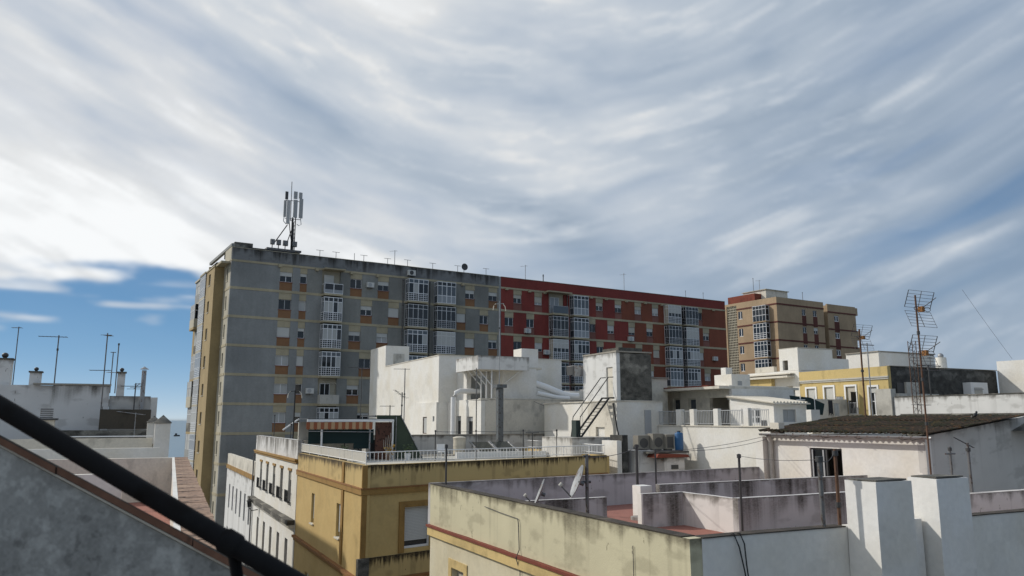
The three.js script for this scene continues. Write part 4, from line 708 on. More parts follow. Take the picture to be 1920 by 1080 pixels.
// ---------------------------------------------------------------- stair tower house with the iron ladder
{
  const B = new Thing('stair_tower_house', 'white stair tower with bare cement side and a door, right of the rooftop building', 'building', STREET, [25.73, 0, 38.63]);
  B.wall('door_wall', M.whiteRun, 'r', 25.73, 38.63, 42.4, 13.15, 16.0, 0.25, [[39.05, 39.75, 13.2, 15.15]], { top: 16.0, rough: 0.01 });
  B.onBox('door', M.whiteDirty, 'r', 25.73, 39.06, 39.74, 13.2, 15.14, 0.08, 0.13);
  B.box('cement_wall', M.cement, 25.99, 28.25, 13.1, 15.95, 38.64, 38.9, { rough: 0.015, cell: 0.3 }); B.box('rear_wall', M.whiteDirty, 25.99, 28.25, 13.1, 15.9, 42.1, 42.4); B.box('far_wall', M.cement, 28.0, 28.25, 13.1, 15.9, 38.91, 42.09); B.box('tower_roof', M.roofGrey, 25.7, 28.3, 16.001, 16.09, 38.6, 42.45, { rough: 0.02 }); B.box('roof_lid', M.cement, 26.3, 28.0, 16.1, 16.35, 39.2, 41, { rough: 0.02 });
  B.box('lower_house', M.white, 25.6, 28.9, 0, 13.1, 38.5, 47.4, { rough: 0.008, cell: 0.6 }); B.box('lower_coping', M.whiteDirty, 25.5, 28.95, 13.101, 13.16, 38.45, 47.4);
  { const p = B.part('vent_hood'); B.mesh('hood', B.prismR([[42.6, 15.45], [43.6, 15.45], [43.6, 15.1], [42.6, 14.75]], 25.2, 26.2), M.galv, p); B.mesh('mouth_shade_plate', B.on('r', 25.2, 42.65, 43.5, 14.85, 15.4, -0.05, -0.003), M.aluDark, p); }  // dark plate paints the shade inside the hood
  B.box('lower_door', M.aluGrey, 27.55, 28.0, 11.2, 12.6, 38.44, 38.499); B.wall('lower_side_panel', M.whiteDirty, 'r', 25.45, 38.7, 41.5, 9.5, 13.0, 0.14, [[39.6, 40.6, 9.6, 11.6]]);
  B.box('shed', M.whiteDirty, 28.95, 30.6, 11.2, 14.6, 40.2, 43.5); B.box('shed_roof', M.roofGrey, 28.9, 30.7, 14.601, 14.68, 40.1, 43.6);
  B.box('ladder_landing', M.greyWall, 22.4, 25.44, 0, 11.04, 38.2, 41.8, { top: 11.04, rough: 0.01 });
  const Lr = new Thing('iron_ladder', 'black iron ladder stair with handrails leaning up to the white stair tower door', 'ladder', STREET, [24.2, 11.0, 38.9]);
  const foot = [23.3, 11.05], headp = [25.25, 13.3];
  for (const s of [38.75, 39.5]) Lr.mesh('stringer', Lr.tube([[foot[0], foot[1], s], [headp[0], headp[1], s], [25.6, 13.3, s]], 0.06, 6), M.black);
  for (let i = 1; i < 11; i++) Lr.box('rung', M.black, mix(foot[0], headp[0], i / 11) - 0.1, mix(foot[0], headp[0], i / 11) + 0.1, mix(foot[1], headp[1], i / 11) - 0.015, mix(foot[1], headp[1], i / 11) + 0.015, 38.76, 39.49);
  for (const s of [38.72, 39.54]) Lr.mesh('handrail', Lr.tube([[23.1, 11.05, s], [23.25, 12.2, s], [25.2, 14.5, s], [25.55, 14.52, s]], 0.03, 5), M.black);
  Lr.box('foot_box', mat([0.02, 0.035, 0.03], { rough: 0.7 }), 23.0, 23.3, 11.05, 12.0, 38.8, 39.3);
  Lr.mesh('waste_pipe', Lr.tube([[25.3, 13.0, 38.4], [25.5, 11.5, 38.35], [26.0, 9.5, 38.3], [26.1, 8.6, 38.3]], 0.04, 5), M.black);
}
// ---------------------------------------------------------------- white terrace house with balustrade
{
  const B = new Thing('terrace_house', 'white house with railed upper terrace above a big sunlit wall', 'building', STREET, [28.5, 0, 29.5]);
  B.wall('sunlit_wall', M.white, 'r', 28.5, 29.3, 38.44, 0, 11.66, 0.3, [], { rough: 0.012, cell: 0.5 }); B.box('wall_coping', M.whiteDirty, 28.44, 28.82, 11.661, 11.72, 29.2, 38.44);
  B.box('terrace_floor', M.roofWhite, 28.81, 36, 11.4, 11.64, 29.3, 43); B.box('end_wall', M.white, 28.81, 36, 0, 11.39, 29.3, 29.6);
  const piers = [38.9, 36.55, 35.3, 33.3, 31.0];
  for (const [i, s] of piers.entries()) B.box('pier', M.bright, 28.5, 28.75, 11.722, 12.62, s - (i === 1 ? 0.3 : 0.18), s + 0.18);
  for (let i = 0; i < piers.length - 1; i++) { const a = piers[i + 1] + 0.2, b = piers[i] - 0.31, gp = B.part('railing'); B.mesh('top_rail', B.geo(28.6, 28.65, 12.5, 12.54, a, b), M.aluGrey, gp); B.mesh('bottom_rail', B.geo(28.6, 28.65, 11.8, 11.83, a, b), M.aluGrey, gp); const n = Math.round((b - a) / 0.13); for (let k = 1; k < n; k++) B.mesh('bar', B.geo(28.615, 28.635, 11.831, 12.499, mix(a, b, k / n) - 0.012, mix(a, b, k / n) + 0.012), M.aluGrey, gp); }
  { const gp = B.part('railing'); B.mesh('top_rail', B.geo(28.6, 28.65, 12.5, 12.54, 29.5, 30.8), M.aluGrey, gp); for (let k = 0; k <= 10; k++) B.mesh('bar', B.geo(28.615, 28.635, 11.73, 12.499, 29.5 + k * 0.13, 29.52 + k * 0.13), M.aluGrey, gp); }
  const h = [[40.12, 40.85, 12.3, 13.37], [38.56, 39.31, 12.3, 13.35], [35.6, 37.28, 11.66, 13.33]];
  B.wall('upper_wall', M.whiteDirty, 'r', 31.5, 35.2, 43, 11.65, 13.8, 0.25, h); for (const q of h.slice(0, 2)) { B.window('r', 31.5, ...q, { n: 1, rec: 0.12, frame: M.shutterWarm, pane: M.glassBlue, fw: 0.09, sill: 0.06 }); }
  B.box('loggia_back', M.whiteDirty, 34.2, 34.3, 11.65, 13.8, 35.2, 38.3); B.box('loggia_side', M.whiteDirty, 31.76, 34.19, 11.65, 13.8, 38.1, 38.3); B.box('rear_wall', M.whiteDirty, 36.2, 36.4, 11.65, 13.8, 35.2, 43); B.box('loggia_door', M.aluGrey, 34.1, 34.19, 11.65, 13.2, 36.2, 36.7);
  B.box('upper_roof', M.whiteDirty, 30.3, 36.5, 13.801, 13.95, 35.0, 43.2); B.box('upper_front', M.bright, 31.2, 36, 11.65, 13.8, 34.95, 35.19); B.box('eaves_strip', M.redTrim, 30.3, 33, 13.951, 14.02, 36, 43.2);  // upper roof given a wide overhang, added to shade the upper wall
  B.box('roof_screen', M.white, 31.85, 36.6, 13.2, 14.05, 35.9, 36.1, { rough: 0.008 }); 
  // lean-to annex with tiled roof
  const w = [[32.6, 34.0, 11.8, 12.64]];
  B.wall('annex_side_wall', M.bright, 'r', 31.0, 31.56, 34.94, 11.645, 12.85, 0.2, w); B.mesh('annex_gable', B.prismR([[31.6, 12.852], [34.94, 12.852], [34.94, 13.25]], 31.0, 31.2), M.bright);
  B.wall('annex_front_wall', M.white, 's', 31.56, 31.21, 33.4, 11.645, 12.85, 0.2, [[31.65, 32.6, 11.9, 12.58]]); B.window('s', 31.56, 31.65, 32.6, 11.9, 12.58, { n: 2, rec: 0.08, frame: M.aluGrey, pane: M.shutterGrey });
  B.window('r', 31.0, ...w[0], { n: 3, rec: 0.06, fw: 0.07, rail: 0.45 }); { const g = []; const gp = B.part('window_bars'); for (let k = 0; k <= 11; k++) { const c = mix(32.6, 33.98, k / 11); B.mesh('bar', B.on('r', 31.0, c, c + 0.02, 11.75, 12.68, -0.06, -0.04), M.whitePaint, gp); } }
  for (let k = 0; k < 11; k++) { const r = 30.85 + k * 0.24; B.mesh('roof_tile_row', B.tube([[r, 12.93, 31.35], [r, 13.08, 32.6], [r, 13.22, 33.8], [r, 13.36, 35.0]], 0.085, 6), M.whiteDirty); }
  B.mesh('annex_roof', B.prismR([[31.3, 12.86], [35.0, 13.28], [35.0, 13.34], [31.3, 12.92]], 30.8, 33.45), M.whiteDirty);
  B.box('meter_box', M.aluDark, 30.9, 30.99, 11.7, 12.0, 32.15, 32.45);
  B.box('corner_pier', M.bright, 28.0, 28.55, 11.2, 12.48, 26.2, 26.5); B.box('corner_wall', M.white, 28.0, 30, 9, 11.2, 26.2, 26.5); 
  // small white hut on its roof
  B.box('hut', M.white, 35.99, 37.6, 13.5, 15.05, 40.3, 42.0, { rough: 0.006 }); B.box('hut_window', M.shutterGrey, 36.5, 36.85, 14.0, 14.6, 40.27, 40.299); B.box('hut_step', M.whiteDirty, 34.6, 35.98, 13.5, 13.95, 40.4, 43); B.box('hut_ledge', M.bright, 34.4, 35.9, 13.96, 14.05, 40.3, 43.1); B.box('roof_cube', M.bright, 37.9, 38.5, 15.2, 15.7, 43, 43.5);
  B.box('lower_rear', M.whiteDirty, 34.3, 44, 0, 13.4, 38, 48);
}
// ---------------------------------------------------------------- white tower house, far yellow house, dark-walled house, white house at right
{
  const B = new Thing('white_tower_house', 'white house with a box tower pierced by one black doorway, before the tan block', 'building', STREET, [44.68, 0, 42.74]);
  B.wall('tower_side', M.white, 'r', 44.68, 42.74, 44.62, 15.7, 17.36, 0.2, [[43.76, 44.3, 15.75, 16.5]]); B.box('tower_rear', M.whiteDirty, 48.1, 48.3, 15.7, 17.35, 42.95, 44.39); B.box('tower_front', M.white, 44.89, 48.3, 15.7, 17.35, 42.74, 42.94); B.box('tower_roof', M.roofWhite, 44.68, 48.4, 17.361, 17.42, 42.7, 44.7); B.box('tower_back', M.whiteDirty, 44.89, 48.3, 15.7, 17.3, 44.4, 44.6); B.box('tower_step', M.white, 48.31, 50.2, 15.7, 16.7, 42.9, 44.6);
  B.wall('side_wall', M.white, 'r', 44.68, 42.74, 48.1, 0, 15.69, 0.3, [[43.4, 44.1, 12.8, 14.55]]); B.window('r', 44.68, 43.4, 44.1, 12.8, 14.55, { n: 1, rec: 0.12, shutter: 0.8, shutterMat: M.shutterWarm });
  B.box('front_wall', M.white, 44.99, 50.4, 0, 15.68, 42.76, 43.0); B.box('roof', M.roofWhite, 44.99, 50.4, 15.5, 15.65, 43.01, 48.1); B.box('parapet_step', M.whiteDirty, 44.7, 45.0, 15.70, 16.12, 45.25, 47.3);
  B.box('slab', M.whiteDirty, 43.9, 44.67, 15.16, 15.3, 43.15, 48.0); B.box('slab_upper', M.whiteDirty, 44.2, 44.67, 15.42, 15.5, 43.15, 48.0); B.box('yellow_bay', M.farYellow, 44.3, 44.67, 13.0, 15.15, 45.2, 48.05); B.box('yellow_bay_window', M.glass, 44.25, 44.299, 13.9, 14.25, 45.8, 47.4);
  
  const Y = new Thing('far_yellow_house', 'sunlit yellow house with grey stringcourse and white-framed balcony doors, in the right background', 'building', STREET, [44.65, 0, 35.13]);
  const h = [[41.25, 42.05, 12.4, 14.28], [39.62, 40.42, 12.4, 14.33], [37.75, 38.55, 12.4, 14.3], [36.02, 36.66, 12.3, 14.2]], yr = 44.65;
  Y.wall('side_wall', M.farYellow, 'r', yr, 35.13, 42.7, 0, 15.53, 0.3, h);
  for (const [i, q] of h.entries()) { Y.window('r', yr, ...q, { n: i === 3 ? 2 : 1, rec: 0.12, fw: 0.07, shutter: [0.95, 0.8, 0.5, 0.2][i], shutterMat: i === 2 ? M.shutterWarm : M.shutter, rail: i === 3 ? 0.5 : 0 }); for (const [a, b, y0, y1] of [[q[0] - 0.13, q[0] - 0.001, 12.2, q[3] + 0.13], [q[1] + 0.001, q[1] + 0.13, 12.2, q[3] + 0.13], [q[0], q[1], q[3] + 0.002, q[3] + 0.13]]) Y.onBox('surround', M.whitePaint, 'r', yr, a, b, y0, y1, -0.05, -0.003); }
  Y.onBox('stringcourse', M.paleGrey, 'r', yr, 35.05, 42.7, 14.79, 14.89, -0.12, -0.003); Y.onBox('stringcourse', M.paleGrey, 'r', yr, 35.08, 42.7, 14.68, 14.787, -0.07, -0.003); Y.box('core', M.room, 44.97, 55.9, 0, 15.2, 35.5, 42.6); Y.box('roof', M.roofWhite, 44.96, 56.1, 15.21, 15.3, 35.44, 42.7);
  for (const q of [h[1], h[2]]) { const gp = Y.part('balcony'); Y.mesh('slab', Y.on('r', yr, q[0] - 0.45, q[1] + 0.45, 12.3, 12.4, -0.6, -0.06), M.whiteDirty, gp); Y.mesh('top_rail', Y.on('r', yr, q[0] - 0.45, q[1] + 0.45, 13.15, 13.19, -0.59, -0.55), M.aluGrey, gp); for (let k = 0; k <= 14; k++) { const c = mix(q[0] - 0.44, q[1] + 0.42, k / 14); Y.mesh('bar', Y.on('r', yr, c, c + 0.02, 12.4, 13.15, -0.58, -0.56), M.aluGrey, gp); } }
  Y.wall('dark_gable', M.cementDark, 's', 35.13, 44.96, 56.1, 0, 15.5, 0.3, [], { rough: 0.02, cell: 0.7 }); Y.box('white_panel', M.paleGrey, 46.15, 47.35, 13.2, 14.5, 34.95, 35.12); Y.box('recess_shade_panel', M.aluDark, 45.4, 46.1, 13.1, 14.45, 35.08, 35.125); Y.box('gable_coping', M.roofGrey, 44.8, 56.15, 15.531, 15.57, 35.06, 35.43);  // the dark recess is a thin dark panel, its shade put into the colour
  { const gp = Y.part('roof_window'); Y.mesh('hood', Y.geo(52.2, 54.05, 13.1, 14.6, 34.55, 35.12), M.whitePaint, gp); Y.mesh('opening_plate', Y.geo(52.55, 53.4, 13.2, 14.25, 34.52, 34.549), M.paleGrey, gp); Y.mesh('crossbar', Y.geo(52.5, 53.45, 14.1, 14.18, 34.48, 34.519), M.aluGrey, gp); }
  const P = new Thing('white_penthouse', 'white penthouse on the roof behind the far yellow house', 'building', STREET, [52.4, 15.3, 42.0]);
  P.box('side', M.bright, 52.4, 52.65, 15.3, 17.3, 41.9, 45); P.box('front', M.white, 52.66, 59, 15.3, 17.28, 41.9, 42.15); P.box('coping', M.roofGrey, 52.3, 59.1, 17.301, 17.38, 41.85, 45); P.box('rear', M.whiteDirty, 52.66, 59, 15.3, 17.2, 44.7, 44.95);
  const Lw = new Thing('long_parapet_wall', 'long pale sunlit parapet wall behind the corrugated roof', 'wall', STREET, [43.84, 9, 24]);
  Lw.box('wall', M.whiteRun, 43.84, 44.14, 9, 13.45, 22, 34.2, { top: 13.45, rough: 0.012, cell: 0.6 }); Lw.box('coping', M.cement, 43.8, 44.2, 13.451, 13.5, 22, 34.1, { rough: 0.015 }); Lw.box('return_wall', M.paleGrey, 44.15, 48, 9, 13.7, 34.0, 34.25); Lw.box('end_pier', M.paleGrey, 43.7, 44.16, 9, 14.0, 34.26, 35.4);
  const Wt = new Thing('white_end_house', 'bright white house cut by the right edge of the picture', 'building', STREET, [56.2, 0, 31]);
  Wt.box('side_wall', M.bright, 56.2, 56.5, 0, 16.2, 24, 35.1, { rough: 0.01 }); Wt.box('roof', M.roofWhite, 56.51, 66, 15.8, 16.0, 24, 35.1); Wt.box('shed', M.paleGrey, 54.8, 56.19, 12, 14.95, 27, 32.4); Wt.box('front_wall', M.white, 56.51, 66, 0, 15.8, 23.7, 23.99);
  Wt.mesh('roof_canopy', Wt.prismR([[31.4, 16.21], [29.3, 17.6], [29.2, 17.45], [31.0, 16.21]], 56.3, 58.5), M.aluDark);
}
// ---------------------------------------------------------------- left side of the street
{
  const LEFT = { rot: 23.46 * D, ox: 0, oz: 0 };
  const B = new Thing('left_terrace_house', 'pale house with broad terracotta parapet coping, on the left side of the street', 'building', LEFT, [0.2, 0, 33]);
  B.box('street_wall', M.white, 0.26, 0.54, 0, 10.5, 3.2, 33, { rough: 0.01, cell: 0.8 }); B.box('far_parapet', M.whiteDirty, -9, 0.15, 9.0, 10.6, 32.7, 33.0, { rough: 0.012 }); B.box('far_wall', M.white, -9, 0.255, 0, 8.99, 32.7, 33.0); B.box('terrace_floor', M.redFloor, -9, 0.16, 8.9, 8.999, 3.2, 32.69);
  B.box('inner_lining', M.whiteDirty, 0.16, 0.255, 9.0, 10.5, 3.2, 33.0); B.box('inner_edge', M.bright, 0.12, 0.205, 10.501, 10.6, 3.2, 33.02);
  const n = 64; for (let i = 0; i < n; i++) { const a = 3.3 + i * (29.7 / n), b = a + 29.7 / n - 0.022, m = M.terracotta[Math.floor(hash(i, 3, 9) * 4)], dy = (hash(i, 5, 9) - 0.5) * 0.012, dr = (hash(i, 7, 9) - 0.5) * 0.02; B.box('coping_tile', m, 0.208 + dr * 0.3, 0.66 + dr, 10.51, 10.6 + dy, a, b); }
  B.box('coping_mortar', M.cement, 0.21, 0.64, 10.503, 10.575, 3.3, 33.0);
  B.box('cross_wall', M.white, -9, -1.2, 9.0, 10.45, 26, 26.3, { rough: 0.012 });
  // houses further along the left
  const C = new Thing('stained_roof_house', 'stained grey-white rooftop with a dark panel, in the left background', 'building', STREET, [0.86, 0, 42]);
  C.wall('front_wall', M.whiteHeavy, 's', 42, -9, -3.31, 0, 13.6, 0.3, [], { top: 15.2, rough: 0.01 }); C.wall('front_wall', M.whiteHeavy, 's', 41.9, -3.30, -0.95, 0, 13.62, 0.3, [], { top: 13.62, rough: 0.01 }); C.box('coping', M.roofGrey, -4.1, -0.9, 13.621, 13.7, 41.84, 42.25, { rough: 0.01 }); C.wall('side_step', M.greyWall, 's', 42.05, -0.94, 0.86, 0, 13.15, 0.3, [], { top: 13.15 });
  C.wall('sun_side', M.white, 'r', 0.87, 42.06, 52, 0, 13.1, 0.3); C.box('dark_panel', M.panelDark, -1.25, 0.9, 11.6, 12.5, 40.9, 41.0); C.box('plinth', M.cement, -3.2, 1.0, 11.1, 11.55, 40.8, 41.1, { rough: 0.03 }); C.box('deck', M.roofGrey, -9, 1.0, 10.9, 11.0, 37.3, 41.89); C.box('roof', M.roofGrey, -9, 0.86, 12.8, 13.0, 42.4, 52);
  C.box('front_terrace_wall', M.whiteDirty, -9, 0.95, 0, 11.25, 37.0, 37.25, { rough: 0.012 }); C.mesh('terrace_rail', C.tube([[-2.2, 11.33, 36.95], [0.95, 11.33, 36.95]], 0.03, 6), M.whitePaint); C.box('low_wall', M.white, -9, 1.2, 0, 10.9, 35.2, 35.45, { rough: 0.012 });
  const chim = (label, r, s, w, y0, y1, ball, m = M.whiteRun) => { const t = new Thing('chimney', label, 'chimney', STREET, [r, y0, s], 'chimneys on the left roofs'); t.box('stack', m, r - w, r + w, y0, y1, s - w, s + w, { top: y1, rough: 0.01, cell: 0.2 }); t.box('crown', M.cement, r - w - 0.05, r + w + 0.05, y1 + 0.001, y1 + 0.07, s - w - 0.05, s + w + 0.05); if (ball) { const q = new THREE.SphereGeometry(ball, 14, 10); q.scale(1, 0.9, 1); q.translate(...t.l(r, y1 + 0.08 + ball * 0.95, s)); t.mesh('cowl', q, M.aluDark); t.mesh('cowl_neck', t.tube([[r, y1 + 0.07, s], [r, y1 + 0.16, s]], ball * 0.6, 8), M.aluDark); } return t; };
  chim('tall white chimney with dark ball cowl cut by the left picture edge', -5.4, 42.6, 0.33, 13.0, 14.76, 0.14); chim('short white chimney with ball cowl, second from the left edge', -4.1, 42.6, 0.23, 13.0, 14.2, 0.1); chim('slim white chimney with ball cowl beside the metal flue', -0.5, 42.25, 0.17, 12.9, 14.25, 0.1);
  { const t = new Thing('metal_flue', 'thin grey metal flue pipe with conical cap on the left roofs', 'chimney', STREET, [0.48, 12.0, 42.0], 'chimneys on the left roofs'); t.mesh('pipe', t.tube([[0.48, 11.6, 41.9], [0.48, 14.4, 41.9]], 0.11, 10), M.galv); const q = new THREE.ConeGeometry(0.21, 0.14, 12); q.translate(...t.l(0.48, 14.52, 41.9)); t.mesh('cap', q, M.galv); }
  { const t = new Thing('louvred_vent', 'low white vent box with dark louvred top on the left terrace', 'vent', STREET, [-3.2, 11.0, 38.6]); t.box('base', M.whiteDirty, -3.5, -2.85, 11.0, 12.0, 38.4, 38.9); t.box('lid', M.aluDark, -3.6, -2.75, 12.001, 12.08, 38.3, 39.0); for (let i = 0; i < 5; i++) t.box('louvre', M.steel, -3.4, -2.95, 12.1 + i * 0.085, 12.15 + i * 0.085, 38.45, 38.8); }
  { const t = new Thing('capped_pillar', 'white square pillar with pyramid tile cap, standing at the sea end of the street', 'pillar', STREET, [1.3, 0, 36.8]); t.box('shaft', M.bright, 1.0, 1.6, 0, 11.87, 36.5, 37.1, { rough: 0.008, cell: 0.4 }); const cap = new THREE.ConeGeometry(0.5, 0.34, 4).rotateY(Math.PI / 4); cap.translate(...t.l(1.3, 12.06, 36.8)); t.mesh('pyramid_cap', cap, M.cement); t.box('cap_slab', M.cement, 0.96, 1.64, 11.871, 11.9, 36.46, 37.14); }
  { const t = new Thing('white_post', 'lower white pillar just behind the pyramid-capped pillar', 'pillar', STREET, [0.95, 0, 39.5]); t.box('shaft', M.bright, 0.75, 1.3, 0, 11.9, 39.2, 39.7); const cap = new THREE.ConeGeometry(0.45, 0.3, 4).rotateY(Math.PI / 4); cap.translate(...t.l(1.02, 12.06, 39.45)); t.mesh('pyramid_cap', cap, M.cement); }
  // our own stair: sloping wall, tile edge and handrail, close to the camera
  const G = new Thing('stair_wall', 'grey rough-cast sloping stair wall with brown tile edge, close at bottom left', 'wall', VIEW, [-1.4, 10.4, 2.3]);
  const yAt = (x) => 11.572 - (x + 0.78) * 0.494;
  const slant = (poly, s0, s1) => prismGeo(poly, s0, s1, (x, y, s) => G.l(x, y - (s - 2.3) * 0.45, s));      // top falls away to the back
  G.mesh('wall', slant([[-2.6, yAt(-2.6)], [-0.2, yAt(-0.2)], [-0.2, 9.5], [-2.6, 9.5]], 2.32, 2.42), mat([0.50, 0.505, 0.50], { map: 'spatter', bump: 0.004 }));
  { let x = -2.55, i = 0; while (x < -0.25) { const L = 0.41, a = x, b = Math.min(x + L - 0.004, -0.2), d = (hash(i, 2, 6) - 0.5) * 0.005; G.mesh('edge_tile', slant([[a, yAt(a) + 0.008 + d], [b, yAt(b) + 0.008 + d], [b, yAt(b) + 0.028 + d], [a, yAt(a) + 0.028 + d]], 2.30 + d, 2.41), M.edgeTile); x += L; i++; } }
  G.mesh('mortar_bed', slant([[-2.6, yAt(-2.6) + 0.001], [-0.2, yAt(-0.2) + 0.001], [-0.2, yAt(-0.2) + 0.0075], [-2.6, yAt(-2.6) + 0.0075]], 2.306, 2.425), M.shutterWarm);
  G.mesh('mortar_lip', slant([[-2.6, yAt(-2.6) + 0.0285], [-0.2, yAt(-0.2) + 0.0285], [-0.2, yAt(-0.2) + 0.0345], [-2.6, yAt(-2.6) + 0.0345]], 2.318, 2.41), M.cement);
  const H = new Thing('handrail', 'thick black handrail pipe crossing the bottom left corner', 'handrail', VIEW, [-1.2, 9.5, 1.75]);
  const hp = (t) => [mix(-1.145, -0.527, t), mix(12.03, 11.69, t), 1.75];
  H.mesh('pipe', H.tube([hp(-0.6), hp(0.2), hp(0.6), hp(1.6)], 0.0215, 20), M.railBlack); H.mesh('coupling', H.tube([hp(0.83), hp(0.84), hp(0.885), hp(0.895)], [0.0216, 0.0265, 0.0265, 0.0216], 20), M.railBlack); H.mesh('post', H.tube([hp(0.87), [hp(0.87)[0] + 0.01, 11.60, 1.8], [hp(0.87)[0] + 0.02, 9.5, 1.85]], 0.014, 8), M.railBlack);
}
// ---------------------------------------------------------------- antennas, poles and roof clutter
function yagi(t, r, y, s, dir, len, n, el, m = M.steel, tilt = 0) {      // boom with cross rods; dir in the ground plane, 0 = along r
  const c = Math.cos(dir), q = Math.sin(dir); t.mesh('boom', t.tube([[r - c * len * 0.3, y - tilt * 0.3, s - q * len * 0.3], [r + c * len * 0.7, y + tilt * 0.7, s + q * len * 0.7]], 0.016, 5), m);
  for (let i = 0; i < n; i++) { const k = -0.28 + 0.96 * i / (n - 1), e = el * (i ? 1 - 0.35 * i / n : 1.25), x = r + c * len * k, z = s + q * len * k, yy = y + tilt * k; t.mesh('element', t.tube([[x - q * e, yy, z + c * e], [x + q * e, yy, z - c * e]], 0.010, 4), m); }
}
function panelAerial(t, r, y, s, w, m = M.steel) {                         // UHF panel: two fanned grids, bow-tie loops, box
  for (const up of [1, -1]) {
    const h = w * 0.42, back = (k) => s - 0.10 * k * w, g = t.part('reflector');
    for (let i = 0; i <= 5; i++) { const k = i / 5, yy = y + up * (0.05 * w + h * k), z = back(k * 1.6); t.mesh('rod', t.tube([[r - w / 2, yy, z], [r + w / 2, yy, z]], 0.006, 4), m, g); }
    for (const e of [-1, 1]) t.mesh('side_bar', t.tube([[r + e * w / 2, y + up * 0.05 * w, s], [r + e * w / 2, y + up * (0.05 * w + h), back(1.6)]], up > 0 ? 0.014 : 0.007, 4), up > 0 ? M.aluDark : m, g);
    t.mesh('spine', t.tube([[r, y, s], [r, y + up * (0.05 * w + h), back(1.6)]], 0.012, 4), m, g);
  }
  for (const e of [-1, 1]) { const pts = []; for (let i = 0; i <= 12; i++) { const a = i / 12 * 2 * Math.PI; pts.push([r + e * (0.2 + 0.12 * Math.cos(a)) * w, y + 0.06 * w * Math.sin(a), s - 0.16]); } t.mesh('dipole_loop', t.tube(pts, 0.009, 5), M.aluDark); }
  t.box('junction_box', M.ochreRed, r - 0.055, r + 0.055, y - 0.08, y + 0.08, s - 0.2, s - 0.05);
  t.mesh('director_boom', t.tube([[r, y, s - 0.1], [r + 0.12, y + 0.3, s - 0.55]], 0.012, 5), M.aluDark);
}
function mast(label, r, s, y0, y1, rad, m, heads, group = 'television aerials on the roofs', F = STREET) {
  const t = new Thing('television_aerial', label, 'antenna', F, [r, y0, s], group);
  t.mesh('pole', t.tube([[r, y0, s], [r, y1, s]], rad, 7), m);
  for (const h of heads) { if (h[0] === 'yagi') yagi(t, r, h[1], s, h[2], h[3], h[4], h[5], h[6] || M.steel, h[7] || 0); else if (h[0] === 'panel') panelAerial(t, r, h[1], s - 0.04, h[2], h[3] || M.steel); else if (h[0] === 'tee') { t.mesh('crossbar', t.tube([[r - h[2], h[1], s], [r + h[2], h[1], s]], rad * 0.8, 5), m); } else if (h[0] === 'clamp') t.mesh('clamp', t.tube([[r, h[1] - 0.05, s], [r, h[1] + 0.05, s]], rad * 1.7, 7), M.aluDark); else if (h[0] === 'loop') { t.mesh('crossbar', t.tube([[r - 0.32, h[1] + 0.2, s], [r + 0.32, h[1] + 0.26, s]], 0.022, 5), m); for (const e of [-1, 1]) t.mesh('drooping_arm', t.tube([[r + e * 0.28, h[1] + 0.22, s], [r + e * 0.42, h[1] + 0.05, s], [r + e * 0.46, h[1] - 0.22, s]], 0.026, 5), M.whiteDirty); } }
  return t;
}
// right side
mast('tall rusty mast with two stacked panel aerials, tallest at the right', 21.2, 15.5, 8.9, 15.75, 0.027, M.rust, [['panel', 15.3, 1.15], ['panel', 13.98, 1.1], ['clamp', 13.2], ['clamp', 11.9], ['clamp', 14.6]]);
mast('dark mast with one panel aerial, left of the tallest mast', 29.62, 24.6, 11.6, 16.1, 0.04, M.rust, [['panel', 15.7, 1.2], ['clamp', 14.2], ['yagi', 15.75, 0.6, 0.9, 5, 0.16]]);
mast('thin pale mast just behind the single panel aerial mast', 33.6, 27.5, 12.0, 15.9, 0.03, M.galv, [['tee', 15.8, 0.5]]);
{ const t = new Thing('lattice_mast', 'slender three-legged lattice mast behind the tallest aerial', 'antenna', STREET, [34.9, 11.6, 26], 'television aerials on the roofs'); const L = [[34.7, 26], [35.15, 26.1], [34.95, 25.75]]; for (const [r, s] of L) t.mesh('leg', t.tube([[r, 11.6, s], [r, 15.9, s]], 0.02, 5), M.rust); for (let i = 0; i < 14; i++) for (let k = 0; k < 3; k++) { const a = L[k], b = L[(k + 1) % 3], y = 11.8 + i * 0.29; t.mesh('brace', t.tube([[a[0], y, a[1]], [b[0], y + 0.29, b[1]]], 0.010, 4), M.steel); } yagi(t, 34.95, 12.75, 25.8, 0.3, 1.6, 6, 0.2, M.aluDark); }
mast('bracket aerial with two bent arms on the dark gable wall roof', 46.5, 33.5, 13.4, 15.55, 0.05, M.aluDark, [['tee', 15.5, 1.2]]);
mast('short cross-topped pole in front of the grey gable', 22.86, 16, 9.6, 11.2, 0.035, M.steel, [['tee', 10.98, 0.22], ['clamp', 11.12]], 'clothesline poles on the terraces');
mast('tall thin pole with forked top at the right, before the grey gable', 22.1, 14.9, 9.3, 11.35, 0.04, M.steel, [['clamp', 11.15], ['clamp', 9.6], ['yagi', 11.3, 2.4, 0.5, 3, 0.1, M.aluDark, 0.3]], 'clothesline poles on the terraces');
